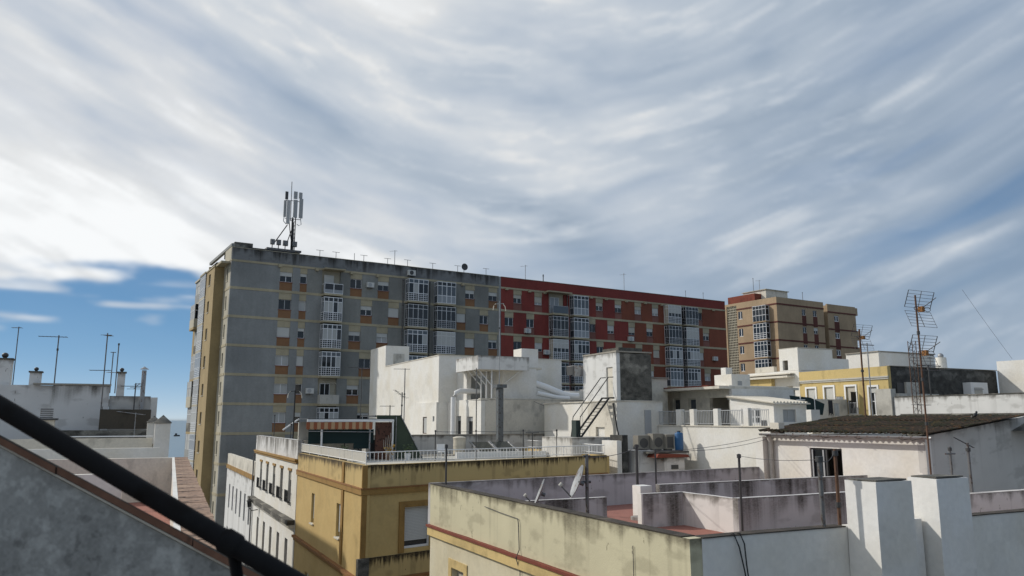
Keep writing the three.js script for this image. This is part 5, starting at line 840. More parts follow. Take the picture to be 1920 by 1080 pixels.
// terraces: washing-line poles
const pole = (label, r, s, y0, y1, rad, m = M.aluDark, extra = [['clamp', 0]]) => mast(label, r, s, y0, y1, rad, m, extra.map((e) => (e[0] === 'clamp' ? ['clamp', y1 - 0.06 + e[1]] : e)), 'clothesline poles on the terraces');
pole('dark pole standing in the corner between the two terrace partitions', 14.95, 16.6, 8.9, 11.1, 0.035); pole('stouter left pole of the pair standing on the blue-white wall', 12.07, 11.17, 9.98, 11.3, 0.045, M.steel, [['clamp', 0.02]]); pole('slimmer right pole of the pair standing on the blue-white wall', 12.53, 11.19, 9.98, 11.44, 0.034, M.rust, [['clamp', -0.02], ['clamp', -1.0]]);
pole('dark pole beside the air conditioners, in front of the pale hut', 16.36, 23.4, 8.9, 11.15, 0.05); pole('thin short pole right of the dark pole by the pale hut', 16.88, 23, 8.9, 11.0, 0.03); pole('leaning dark pole on the far corner of the cream parapet', 9.06, 23.3, 10.0, 11.25, 0.03);
for (const [i, r] of [14.91, 17.3, 20.22, 22.4].entries()) pole(['first dark washing-line pole on the yellow house roof, beside the green sheet', 'second dark washing-line pole on the yellow house roof, before the water tank', 'third dark washing-line pole on the yellow house roof, right of the grey stack', 'fourth dark washing-line pole on the yellow house roof, near its right corner'][i], r, 40, roofY, 11.48, 0.03);
mast('T-shaped dark post on the yellow house roof', 20.6, 39.6, roofY, 11.32, 0.035, M.aluDark, [['tee', 11.3, 0.42]], 'clothesline poles on the terraces');
function line(label, pts, sag, rad = 0.009) { const t = new Thing('clothesline', label, 'wire', STREET, pts[0], 'wires strung between the roofs'); for (let i = 0; i < pts.length - 1; i++) { const p = []; for (let k = 0; k <= 10; k++) { const a = k / 10; p.push([mix(pts[i][0], pts[i + 1][0], a), mix(pts[i][1], pts[i + 1][1], a) - sag * 4 * a * (1 - a), mix(pts[i][2], pts[i + 1][2], a)]); } t.mesh('wire', t.tube(p, rad, 4), M.wire); } }
line('washing line strung along the poles of the yellow house roof', [[14.91, 11.4, 40], [17.3, 11.4, 40], [20.22, 11.4, 40], [22.4, 11.4, 40]], 0.03, 0.012);
line('wire from the dish pole past the dark pole to the far pole', [[10.25, 11.1, 16.8], [16.36, 11.05, 23.4]], 0.1); line('wire between the partition pole and the pair of poles', [[14.95, 11.05, 16.6], [12.07, 11.25, 11.17]], 0.06, 0.006); line('short looped wire between the pair of poles', [[12.07, 11.26, 11.17], [12.53, 11.4, 11.19]], 0.12, 0.008); line('wire crossing in front of the big sunlit terrace wall', [[16.36, 11.0, 23.4], [24.9, 11.2, 25.8]], 0.25); line('upper wire crossing in front of the big sunlit terrace wall', [[16.88, 10.9, 23], [24.9, 11.35, 25.8]], 0.12); line('wire from the rooftop wing down to the grey wall', [[25.3, 13.3, 48.4], [28.6, 12.2, 47.4], [29.4, 10.6, 44]], 0.1, 0.014);
line('thin wire slanting down from the top right picture edge', [[54.5, 21.5, 36.0], [56.3, 16.3, 34.0]], 0.05, 0.009);
// dishes
function dish(label, r, y, s, R, face, pole) {
  const t = new Thing('satellite_dish', label, 'dish', STREET, [r, pole ? pole[2] : y - R, s], 'satellite dishes');
  const pts = []; for (let i = 0; i <= 8; i++) pts.push(new THREE.Vector2(R * i / 8, 0.16 * R * (i / 8) ** 2)); const back = pts.slice().reverse().map((p) => new THREE.Vector2(p.x, p.y - 0.012)); const q = new THREE.LatheGeometry([...pts, new THREE.Vector2(R * 1.015, 0.16 * R), ...back], 28);
  const rotg = (g) => { g.rotateX(Math.PI / 2); g.rotateX(-22 * D); g.rotateY(face); g.translate(...t.l(r, y, s)); return g; };
  t.mesh('reflector', rotg(q), M.galv); const arm = tubeGeo([[0, 0.1 * R, R * 0.95], [0, 0.95 * R, R * 0.55]], 0.018, 6); t.mesh('arm', rotg(arm), M.steel); const lnb = tubeGeo([[0, 0.9 * R, 0.42 * R], [0, 0.98 * R, 0.62 * R]], 0.045, 8); t.mesh('receiver', rotg(lnb), M.paleGrey);
  t.mesh('mount', rotg(tubeGeo([[0, 0, 0], [0, -0.3 * R, 0]], 0.05, 6)), M.steel);
  if (pole) { t.mesh('pole', t.tube([[pole[0], pole[2], pole[1]], [pole[0], pole[3], pole[1]]], 0.045, 8), M.steel); t.mesh('bracket', t.tube([[r, y, s], [pole[0] + 0.1, y, pole[1]]], 0.035, 6), M.aluDark); t.mesh('pole_cap', t.tube([[pole[0] - 0.1, pole[3] - 0.05, pole[1]], [pole[0] + 0.1, pole[3] - 0.05, pole[1]]], 0.03, 6), M.aluDark); }
}
dish('grey satellite dish with receiver arm on a stout pole above the cream parapet', 10.02, 10.5, 16.8, 0.42, -112 * D, [10.25, 16.8, 8.9, 11.17]); dish('satellite dish seen nearly edge-on, half hidden behind the cream parapet', 10.3, 10.02, 19.3, 0.40, -116 * D);
// yellow roof: awning shelter, green sheet, tank, collectors, stack
{
  const t = new Thing('awning_shelter', 'roof shelter with striped awning valance and dark green netting, on the yellow house', 'awning', STREET, [9.35, roofY, 42.5]); const s = 42.5;
  t.box('beam', M.whitePaint, 8.55, 13.35, 11.92, 12.05, s - 0.06, s + 0.06); for (const r of [9.35, 13.3]) t.mesh('post', t.tube([[r, roofY, s], [r, 11.92, s]], 0.055, 8), M.whitePaint); t.mesh('post', t.tube([[12.0, roofY, s + 0.02], [12.0, 11.92, s + 0.02]], 0.05, 8), M.galv);
  for (let i = 0; i < 19; i++) { const a = 8.5 + i * 0.19; t.mesh('valance_strip', t.prismS([[a, 11.9], [a + 0.188, 11.9], [a + 0.188, 11.55], [a + 0.094, 11.5], [a, 11.55]], s - 0.1, s - 0.075), i % 2 ? M.awnCream : M.awnRed); }
  t.box('roof_sheet', M.aluDark, 8.6, 13.3, 12.051, 12.09, s, s + 3.2); t.box('netting', M.greenNet, 8.7, 12.3, 10.75, 11.5, s + 0.3, s + 0.34); t.box('netting_fold', M.greenNet, 11.2, 12.05, 10.45, 10.749, s + 0.31, s + 0.4); t.box('back_wall', M.paleGrey, 8.7, 12.4, roofY, 11.9, s + 3.0, s + 3.2); t.box('brick_panel', M.brickWall, 12.35, 13.3, roofY, 11.9, s + 0.1, s + 0.22); t.mesh('rail', t.tube([[8.6, 11.42, s - 0.1], [12.2, 11.36, s - 0.1]], 0.02, 5), M.galv); for (const r of [9.6, 10.9, 11.7]) t.mesh('inner_post', t.tube([[r, roofY, s + 1.2], [r, 11.3, s + 1.2]], 0.03, 5), M.aluDark);
  const g = new Thing('green_sheet', 'sloping dark green metal sheet beside the striped awning', 'shed', STREET, [13.6, roofY, 43]); g.mesh('sheet', g.prismS([[12.5, 12.28], [13.85, 12.28], [15.2, roofY + 0.03], [13.5, roofY + 0.03], [13.5, 11.9], [12.5, 12.1]], 42.9, 43.0), M.greenSheet); g.mesh('edge_trim', g.tube([[13.85, 12.3, 42.88], [15.22, roofY + 0.03, 42.88]], 0.03, 5), M.galv); g.mesh('upright', g.tube([[13.6, roofY, 42.85], [13.6, 12.2, 42.85]], 0.025, 5), M.galv); g.box('rear_wall', M.aluDark, 12.4, 14.9, roofY, 10.9, 44, 44.1); g.box('roof', M.aluDark, 12.4, 13.7, 12.2, 12.27, 43.01, 46);
  const pl = new Thing('potted_plant', 'bare-stemmed potted plant with yellowed leaves under the awning', 'plant', STREET, [12.9, roofY, 42.0]); const pot = new THREE.CylinderGeometry(0.17, 0.12, 0.3, 12); pot.translate(...pl.l(12.9, roofY + 0.15, 42.0)); pl.mesh('pot', pot, M.terracotta[0]); for (let i = 0; i < 5; i++) pl.mesh('stem', pl.tube([[12.9, roofY + 0.3, 42], [12.85 + 0.1 * (i - 2), roofY + 0.7, 41.97], [12.9 + 0.13 * (i - 2), roofY + 1.1 + 0.12 * i, 42]], [0.02, 0.015, 0.008], 4), M.shutterWarm); const lv = []; for (let i = 0; i < 70; i++) { const q = new THREE.PlaneGeometry(0.10, 0.05); q.rotateX(rnd(0, 3)); q.rotateY(rnd(0, 6)); q.translate(...pl.l(12.95 + rnd(-0.3, 0.35), roofY + 0.3 + rnd(0, 0.55), 42 + rnd(-0.15, 0.15))); lv.push(q); } const lm = pl.mesh('leaves', lv, M.yellowPl); lm.userData.kind = 'stuff';
  const tk = new Thing('water_tank', 'white round water tank on the yellow house roof, before the grey wall', 'tank', STREET, [18.6, roofY, 45.6]); const tank = new THREE.LatheGeometry([[0, 0], [0.36, 0], [0.39, 0.1], [0.385, 0.55], [0.4, 0.56], [0.4, 0.62], [0.385, 0.64], [0.39, 1.0], [0.42, 1.02], [0.42, 1.08], [0.2, 1.14], [0, 1.15]].map((p) => new THREE.Vector2(...p)), 24); tank.translate(...tk.l(18.6, roofY + 0.02, 45.6)); tk.mesh('drum', tank, M.plastic); tk.box('base', M.cement, 18.15, 19.05, roofY - 0.005, roofY + 0.02, 45.15, 46.05);
  for (let i = 0; i < 2; i++) { const c = new Thing('solar_collector', ['left tilted solar collector next to the white water tank', 'right tilted solar collector at the foot of the grey stack'][i], 'solar panel', STREET, [19.2 + i * 1.35, roofY, 44.6], 'solar collectors on the yellow roof'); const r = 19.2 + i * 1.35; c.mesh('glass', c.prismR([[43.6, 10.0], [45.3, 10.62], [45.28, 10.67], [43.58, 10.05]], r, r + 1.2), M.solar); for (const e of [r - 0.06, r + 1.2]) c.mesh('side_frame', c.prismR([[43.55, 9.97], [45.35, 10.62], [45.3, 10.72], [43.5, 10.07]], e, e + 0.06), M.galv); c.mesh('leg', c.tube([[r + 0.1, roofY, 45.25], [r + 0.1, 10.6, 45.25]], 0.025, 5), M.steel); c.mesh('leg', c.tube([[r + 1.1, roofY, 45.25], [r + 1.1, 10.6, 45.25]], 0.025, 5), M.steel); c.mesh('foot_rail', c.tube([[r, 9.9, 43.6], [r + 1.2, 9.9, 43.6]], 0.05, 5), M.steel); }
  const st = new Thing('flue_stack', 'tall square dark grey flue stack with flat cap, on the yellow house roof', 'chimney', STREET, [21.55, roofY, 46]); st.box('shaft', M.stackGrey, 21.37, 21.73, roofY, 14.05, 45.82, 46.18, { rough: 0.004 }); st.box('cap', M.stackGrey, 21.2, 21.9, 14.08, 14.3, 45.65, 46.35); st.box('neck', M.aluDark, 21.4, 21.7, 14.051, 14.079, 45.85, 46.15); st.box('base', M.roofWhite, 21.2, 21.9, roofY - 0.004, 10.1, 45.6, 46.4);
  mast('very tall thin mast rising above the grey flue stack, with looped aerial', 21.54, 46.05, 14.3, 19.8, 0.028, M.galv, [['loop', 19.4], ['clamp', 18.0]]);
  mast('dark aerial in front of the white canopy, left of the grey stack', 20.46, 47.3, roofY, 15.4, 0.035, M.steel, [['yagi', 13.3, 0.2, 1.2, 6, 0.3]]);
  mast('thin mast with yagi beside the blank sunlit wall', 15.25, 46.5, roofY, 15.2, 0.03, M.steel, [['yagi', 15.15, 2.9, 1.0, 5, 0.3], ['clamp', 13.6]]); mast('clustered aerial with bent elements, left of the thin wall mast', 15.0, 46.2, roofY, 13.7, 0.035, M.aluDark, [['yagi', 13.5, 2.2, 0.8, 6, 0.3, M.aluDark, 0.5], ['clamp', 12.9]]); mast('short forked aerial above the green sheet', 14.25, 46.2, roofY, 12.9, 0.03, M.aluDark, [['yagi', 12.85, 2.9, 0.9, 5, 0.22, M.aluDark]]); mast('dark mast with side yagi before the grey block, left of the white tower', 14.8, 55, 9.8, 15.8, 0.03, M.aluDark, [['yagi', 15.75, 3.0, 1.4, 5, 0.3, M.aluDark]]);
  mast('dark pole with drooping lamp arms on the white townhouse roof', 9.6, 52, 9.9, 13.95, 0.05, M.black, [['loop', 13.65]]); pole('thin black post at the front edge of the white townhouse roof', 9.2, 57, 9.9, 12.4, 0.03); pole('thin post holding the white tube on the white townhouse roof', 9.9, 54.5, 9.9, 11.9, 0.03);
  const wt = new Thing('white_tube', 'slanting white tube propped on a post on the white townhouse roof', 'tube', STREET, [9.3, 11.3, 54.4]); wt.mesh('tube', wt.tube([[9.35, 11.35, 54.4], [10.4, 12.1, 54.4]], 0.055, 7), M.whitePaint); wt.mesh('clip', wt.tube([[9.85, 11.68, 54.4], [9.92, 11.76, 54.4]], 0.075, 7), M.aluDark);
}
// pale hut with machines and the blue barrel
{
  const h = new Thing('pale_hut', 'small pale roof hut with red tiled ledge and a barred vent, below the blue barrel', 'hut', STREET, [25.7, 8.9, 34.8]); h.box('wall', M.pinkWhite, 26.05, 27.4, 8.0, 10.0, 34.7, 36.4, { top: 10.0, rough: 0.008 }); h.box('left_wing', M.whiteHeavy, 24.9, 26.04, 8.0, 10.36, 35.4, 37, { top: 10.36 }); h.mesh('red_ledge', h.prismS([[25.4, 10.02], [27.6, 10.02], [27.5, 10.16], [25.55, 10.22]], 34.5, 36.3), M.redTrim); h.box('deck', M.cement, 25.2, 27.9, 10.23, 10.32, 34.9, 36.9); h.box('vent', M.aluDark, 26.5, 26.95, 9.4, 9.62, 34.66, 34.699); h.box('dark_wall', M.cementDark, 24.25, 24.6, 8, 11.2, 36.0, 37.2, { rough: 0.02 }); h.box('arched_wall', M.bright, 23.9, 24.2, 8, 10.9, 36.0, 37.5);
  const ac = (label, r, s, w, ht, open) => { const a = new Thing('air_conditioner', label, 'air conditioner', STREET, [r, 10.32, s], 'machines on the pale hut'); a.box('case', M.machine, r, r + w, 10.42, 10.42 + ht, s, s + 0.5); a.box('feet', M.steel, r + 0.08, r + w - 0.08, 10.321, 10.419, s + 0.1, s + 0.4); if (open) a.box('opening_plate', M.aluDark, r + 0.07, r + w - 0.08, 10.5, 10.3 + ht, s - 0.01, s - 0.001); else a.mesh('fan_grille', a.prismS([...Array(14).keys()].map((k) => [r + w * 0.5 + 0.27 * Math.cos(k * 0.449), 10.42 + ht * 0.45 + 0.27 * Math.sin(k * 0.449)]), s - 0.02, s - 0.001), M.aluDark); };  // open front is a dark plate, interior shade put into its colour
  ac('left grey air conditioner on the pale hut', 25.3, 36.0, 0.75, 0.75, false); ac('middle grey air conditioner with fan, on the pale hut', 26.08, 35.7, 0.72, 0.85, false); ac('machine box with a dark plate for its shaded opening, next to the blue barrel', 26.82, 35.5, 0.55, 0.8, true);
  const b = new Thing('barrel', 'blue plastic barrel beside the machines on the pale hut', 'barrel', STREET, [27.62, 10.32, 35.4]); const q = new THREE.LatheGeometry([[0, 0], [0.2, 0], [0.235, 0.06], [0.24, 0.3], [0.25, 0.32], [0.24, 0.34], [0.245, 0.66], [0.255, 0.68], [0.245, 0.70], [0.235, 0.92], [0.19, 0.99], [0.1, 1.0], [0.1, 1.05], [0, 1.05]].map((p) => new THREE.Vector2(...p)), 24); q.translate(...b.l(27.62, 10.33, 35.4)); b.mesh('body', q, M.blue); const lid = new THREE.CylinderGeometry(0.11, 0.11, 0.05, 14); lid.translate(...b.l(27.62, 11.4, 35.4)); b.mesh('lid', lid, M.aluDark);
  const n = new Thing('shade_netting', 'dark shade netting on posts with washing behind the annex roof', 'netting', STREET, [34.0, 12.0, 33.3]); n.mesh('net', n.prismS([[33.9, 13.4], [35.5, 13.3], [36.6, 12.95], [36.4, 12.3], [34.1, 12.5]], 33.2, 33.24), M.greenNet); for (const r of [34.6, 35.7]) n.mesh('post', n.tube([[r, 11.65, 33.1], [r, 13.4, 33.1]], 0.03, 5), M.whitePaint); n.mesh('crossbar', n.tube([[34.3, 13.15, 33.1], [34.95, 13.15, 33.1]], 0.03, 5), M.whitePaint);
  const cloth = (label, r, s, y, w, ht, m) => { const t = new Thing('laundry', label, 'laundry', STREET, [r, y, s], 'washing hung out on the right'); const g = []; const P = [], U = [], I = [], k = 8; for (const z of [0, 0.02]) for (let i = 0; i <= k; i++) for (const v of [0, 1]) { P.push(...t.l(r + w * i / k, y - v * ht * (0.9 + 0.12 * Math.sin(i * 2.1)), s + z + 0.05 * Math.sin(i * 1.7) * (0.3 + v))); U.push(i / k, v); } for (const z of [0, 1]) for (let i = 0; i < k; i++) { const o = z * (k + 1) * 2 + i * 2; I.push(o, o + 1, o + 2, o + 1, o + 3, o + 2); } const q = new THREE.BufferGeometry(); q.setAttribute('position', new THREE.Float32BufferAttribute(P, 3)); q.setAttribute('uv', new THREE.Float32BufferAttribute(U, 2)); q.setIndex(I); q.computeVertexNormals(); t.mesh('cloth', q, m); t.mesh('line', t.tube([[r - 0.1, y + 0.01, s], [r + w + 0.1, y + 0.01, s]], 0.008, 4), M.wire); };
  cloth('black garment hanging right of the shade netting', 36.7, 33.0, 13.15, 0.35, 0.9, M.black); cloth('pale blue sheet hanging right of the black garment', 37.15, 33.0, 12.95, 0.4, 0.8, M.paleGrey); cloth('white cloth on the far yellow house balcony', 43.6, 38.5, 13.6, 0.7, 0.6, M.whitePaint); cloth('dark cloth on the far yellow house balcony', 44.0, 37.6, 13.9, 0.5, 1.1, M.black);
  const ch = new Thing('chimney', 'white round chimney with dark cowl on the dark-walled house', 'chimney', STREET, [52.8, 15.2, 37]); const cy = new THREE.CylinderGeometry(0.36, 0.4, 1.4, 16); cy.translate(...ch.l(52.8, 15.8, 37)); ch.mesh('stack', cy, M.white); const cb = new THREE.SphereGeometry(0.2, 12, 8); cb.translate(...ch.l(52.8, 16.62, 37)); ch.mesh('cowl', cb, M.galv);
  mast('thin pole left of the white round chimney', 51.6, 37, 15.2, 16.5, 0.03, M.steel, [['tee', 16.45, 0.25]]);
  const bd = new Thing('bird', 'small dark bird perched on the ridge of the corrugated roof', 'bird', STREET, [28.2, 12.1, 18.6]); { const q = new THREE.SphereGeometry(0.075, 12, 8); q.scale(1.5, 0.85, 0.8); q.rotateZ(0.6); q.translate(...bd.l(28.2, 12.2, 18.6)); const hd = new THREE.SphereGeometry(0.042, 10, 8); hd.translate(...bd.l(28.28, 12.3, 18.6)); const tl = new THREE.ConeGeometry(0.035, 0.2, 6); tl.rotateZ(-1.9); tl.translate(...bd.l(28.06, 12.11, 18.6)); const bk = new THREE.ConeGeometry(0.012, 0.05, 6); bk.rotateZ(-1.57); bk.translate(...bd.l(28.34, 12.3, 18.6)); bd.mesh('body', [q, hd, tl, bk], M.black); for (const z of [-0.02, 0.02]) bd.mesh('leg', bd.tube([[28.2, 12.06, 18.6 + z], [28.2, 12.15, 18.6 + z]], 0.006, 4), M.black); }
  const cl = new Thing('hanging_cable', 'pair of loose black cables hanging over the blue-white wall', 'cable', STREET, [9.5, 8, 11.0]); cl.mesh('cable', cl.tube([[9.72, 9.99, 11.15], [9.74, 10.03, 11.04], [9.8, 9.8, 10.98], [9.88, 9.4, 10.96], [10.0, 8.8, 10.97], [10.05, 8.3, 10.99]], 0.013, 6), M.black); cl.mesh('cable', cl.tube([[9.85, 9.99, 11.15], [9.88, 10.03, 11.04], [9.92, 9.85, 10.98], [9.93, 9.5, 10.96], [9.98, 9.05, 10.95], [10.12, 8.3, 10.99]], 0.013, 6), M.black);
}
// left roofs
mast('short thin aerial above the tall chimney at the left edge', -4.95, 42.3, 13.0, 16.3, 0.022, M.steel, [['yagi', 16.25, 2.8, 0.4, 3, 0.12]]);
mast('aerial with long yagi pointing left, on the stained left roof', -3.3, 42.3, 13.5, 15.98, 0.028, M.steel, [['yagi', 15.9, 3.05, 1.2, 8, 0.24, M.aluDark], ['clamp', 15.3]]);
mast('longest aerial mast on the left, rising before the stained wall', -1.22, 41, 11.0, 16.05, 0.028, M.steel, [['yagi', 15.95, 1.2, 0.5, 4, 0.2], ['yagi', 14.3, 2.9, 0.9, 5, 0.25, M.aluDark]]);
mast('middle of the three close aerial masts on the left', -0.95, 42.6, 13.3, 15.3, 0.024, M.steel, [['tee', 15.28, 0.12], ['yagi', 14.3, 0.4, 0.6, 5, 0.18]]);
mast('plain right one of the three close masts on the left', -0.74, 42.8, 13.3, 15.75, 0.026, M.steel, [['clamp', 15.7]]);
mast('star-shaped bushy aerial before the thin metal flue', 0.15, 41.3, 12.0, 13.75, 0.028, M.aluDark, [['yagi', 13.6, 3.0, 0.9, 6, 0.3, M.aluDark], ['yagi', 13.55, 1.2, 0.7, 5, 0.25, M.steel, 0.3]]);
mast('toppled aerial leaning on the dark panel', 0.25, 40.6, 11.2, 12.35, 0.02, M.galv, [['yagi', 12.3, 2.8, 1.2, 6, 0.24, M.galv, 0.15]]);
// block roofs: tee masts in a row
{
  const L = [[9.39, 30.2], [11.2, 30.2], [13.3, 30.3, 0], [14.4, 30.2], [17.25, 30.15], [19.7, 30.25], [22.9, 30.2], [26.2, 30.25], [30.1, 30.3]];
  const ord = ['first', 'second', 'third', 'fourth', 'fifth', 'sixth', 'seventh', 'eighth', 'ninth'];
  L.forEach(([u, y, k], i) => mast(`${ord[i]} small mast from the left on the grey block roof edge`, u, 1.5, 27.93, y, 0.03, M.steel, k === 0 ? [] : [['tee', y - 0.02, 0.42]], 'small aerials on the block roofs', BLOCK));
  mast('pale yagi aerial in the middle of the grey block roof', 18.1, 1.5, 27.93, 31.2, 0.035, M.galv, [['yagi', 31.1, 2.4, 0.9, 4, 0.2, M.galv]], 'small aerials on the block roofs', BLOCK);
  const ds = new Thing('satellite_dish', 'small dark round dish on the grey block roof edge', 'dish', BLOCK, [27.05, 27.93, 1.5], 'satellite dishes'); const q = new THREE.LatheGeometry([[0, 0], [0.25, 0.02], [0.42, 0.08], [0.42, 0.1], [0.25, 0.05], [0, 0.03]].map((p) => new THREE.Vector2(...p)), 20); q.rotateX(Math.PI / 2); q.translate(...ds.l(27.05, 30.15, 1.4)); ds.mesh('reflector', q, M.aluDark); ds.mesh('pole', ds.tube([[27.05, 27.93, 1.5], [27.05, 30.15, 1.5]], 0.035, 6), M.steel);
  mast('pale yagi aerial near the left end of the red block roof', 35.8, 1.5, 27.93, 31.35, 0.035, M.galv, [['yagi', 31.2, 2.2, 0.9, 4, 0.2, M.galv]], 'small aerials on the block roofs', BLOCK); mast('pale yagi aerial in the middle of the red block roof', 51.8, 1.5, 27.93, 31.9, 0.035, M.galv, [['yagi', 31.7, 2.0, 0.8, 4, 0.2, M.galv]], 'small aerials on the block roofs', BLOCK);
  mast('bare mast left of the two short masts on the red block roof', 63.2, 1.5, 27.93, 30.45, 0.03, M.steel, [['clamp', 30.4]], 'small aerials on the block roofs', BLOCK); mast('last bare mast at the right end of the red block roof', 66.7, 1.5, 27.93, 30.5, 0.03, M.steel, [['clamp', 30.4]], 'small aerials on the block roofs', BLOCK);
  mast('dark stub aerial by the red block roof hatch', 38.5, 1.5, 27.93, 30.4, 0.06, M.aluDark, [['clamp', 30.2]], 'small aerials on the block roofs', BLOCK);
  mast('thin mast on the tan block penthouse', 101.5, 88, 33.3, 35.6, 0.04, M.steel, [['clamp', 35.5]], 'small aerials on the block roofs', TANGRID); mast('yagi mast on the tan block penthouse', 103.0, 88, 33.3, 35.4, 0.04, M.galv, [['yagi', 35.3, 2.0, 0.9, 4, 0.2]], 'small aerials on the block roofs', TANGRID); mast('bare mast on the front edge of the tan block roof', 107.5, 83, 31.1, 33, 0.04, M.steel, [['clamp', 32.9]], 'small aerials on the block roofs', TANGRID);
  // balcony air conditioners
  const A = new Thing('air_conditioner', 'white air conditioner high on the grey block above a glazed balcony', 'air conditioner', BLOCK, [19.1, 28.1, -0.4]); A.box('case', M.shutter, 19.0, 19.9, 28.1, 28.7, -0.42, -0.02); A.mesh('fan_grille', A.prismS([...Array(12).keys()].map((k) => [19.4 + 0.24 * Math.cos(k * 0.5236), 28.4 + 0.24 * Math.sin(k * 0.5236)]), -0.44, -0.421), M.aluDark); A.box('bracket', M.steel, 19.05, 19.85, 28.03, 28.099, -0.4, -0.01);
}
// mobile phone mast on the grey block
{
  const t = new Thing('cell_mast', 'black mobile phone mast with grey panel antennas on the grey block roof', 'antenna', BLOCK, [6.4, 27.93, 1.6]); const s = 1.5;
  for (const [r, z] of [[6.2, 1.4], [6.55, 1.4], [6.4, 1.75]]) t.mesh('leg', t.tube([[r, 27.93, z], [r, 33.4, z]], 0.055, 6), M.black); for (let i = 0; i < 9; i++) t.mesh('brace', t.tube([[6.2, 29 + i * 0.45, 1.4], [6.55, 29.45 + i * 0.45, 1.4]], 0.03, 4), M.black); t.mesh('cable_bundle', t.tube([[6.3, 28.5, 1.38], [6.36, 30.5, 1.33], [6.3, 32.8, 1.35]], 0.11, 7), M.black); t.mesh('cable_bundle', t.tube([[5.9, 32.9, 1.4], [6.05, 31.6, 1.35], [6.25, 30.5, 1.33]], 0.05, 5), M.black);
  t.mesh('top_pole', t.tube([[6.05, 33, 1.5], [6.0, 37.35, 1.5]], 0.045, 6), M.galv); t.mesh('ring_arm', t.tube([[5.4, 35.2, 1.4], [7.0, 35.25, 1.4]], 0.035, 5), M.black); t.mesh('ring_arm', t.tube([[5.4, 33.2, 1.4], [7.1, 33.25, 1.4]], 0.035, 5), M.black); t.mesh('ring_arm', t.tube([[6.4, 33.3, 1.5], [6.4, 33.3, 2.5]], 0.035, 5), M.black);
  const pan = (r, z, y0, y1, w, m = M.paleGrey) => { const q = t.geo(r - w / 2, r + w / 2, y0, y1, z - 0.07, z + 0.07); t.mesh('panel_antenna', q, m); t.mesh('bracket', t.tube([[r, y0 + 0.2, z + 0.08], [r + 0.03, y0 + 0.2, z + 0.3]], 0.03, 4), M.black); };
  const pg = mat([0.36, 0.37, 0.37], { rough: 0.6 }); pan(5.42, 1.6, 33.4, 35.2, 0.26, pg); pan(5.72, 1.3, 32.6, 35.2, 0.36, mat([0.46, 0.46, 0.45], { rough: 0.6 })); pan(6.42, 1.2, 33.35, 35.3, 0.42, pg); pan(7.05, 1.3, 33.4, 35.55, 0.4, pg); pan(5.55, 1.6, 35.35, 36.2, 0.3, M.aluDark); pan(6.42, 1.3, 35.45, 36.25, 0.38, pg); pan(6.98, 1.4, 35.6, 36.25, 0.36, pg);
  t.mesh('stay', t.tube([[5.75, 32.55, 1.5], [4.4, 30.3, 1.5]], 0.06, 6), M.black); t.mesh('stay', t.tube([[6.2, 32, 1.5], [5.75, 30.3, 1.7]], 0.05, 6), M.black); t.mesh('loop', t.tube([[7.05, 33.4, 1.3], [7.15, 32.7, 1.3], [6.9, 32.55, 1.3], [6.7, 32.7, 1.35]], 0.04, 6), M.aluGrey); t.mesh('loop', t.tube([[5.35, 33.4, 1.5], [5.3, 32.9, 1.5], [5.6, 32.6, 1.5]], 0.04, 6), M.aluGrey);
  for (const [r, w] of [[4.25, 0.42], [4.9, 0.42], [5.6, 0.5], [6.55, 0.5]]) { t.box('radio_unit', M.aluDark, r - w / 2, r + w / 2, 30.2, 30.75, 1.2, 1.5); for (let k = 0; k < 4; k++) t.box('cooling_fin', M.aluGrey, r - w / 2 + 0.04 + k * w / 4, r - w / 2 + 0.08 + k * w / 4, 30.22, 30.73, 1.14, 1.199); t.mesh('unit_post', t.tube([[r, 27.93, 1.45], [r, 30.2, 1.45]], 0.05, 5), M.black); }
  t.box('cable_tray', M.black, 1.8, 6.4, 29.2, 29.45, 0.6, 1.0); t.box('platform', M.steel, 3.6, 7.2, 29.55, 29.75, 0.9, 2.0);
  for (const [r, z] of [[3.8, 1.0], [7.0, 1.0], [3.8, 1.9], [7.0, 1.9]]) t.mesh('platform_leg', t.tube([[r, 27.93, z], [r, 29.55, z]], 0.05, 5), M.steel);
}
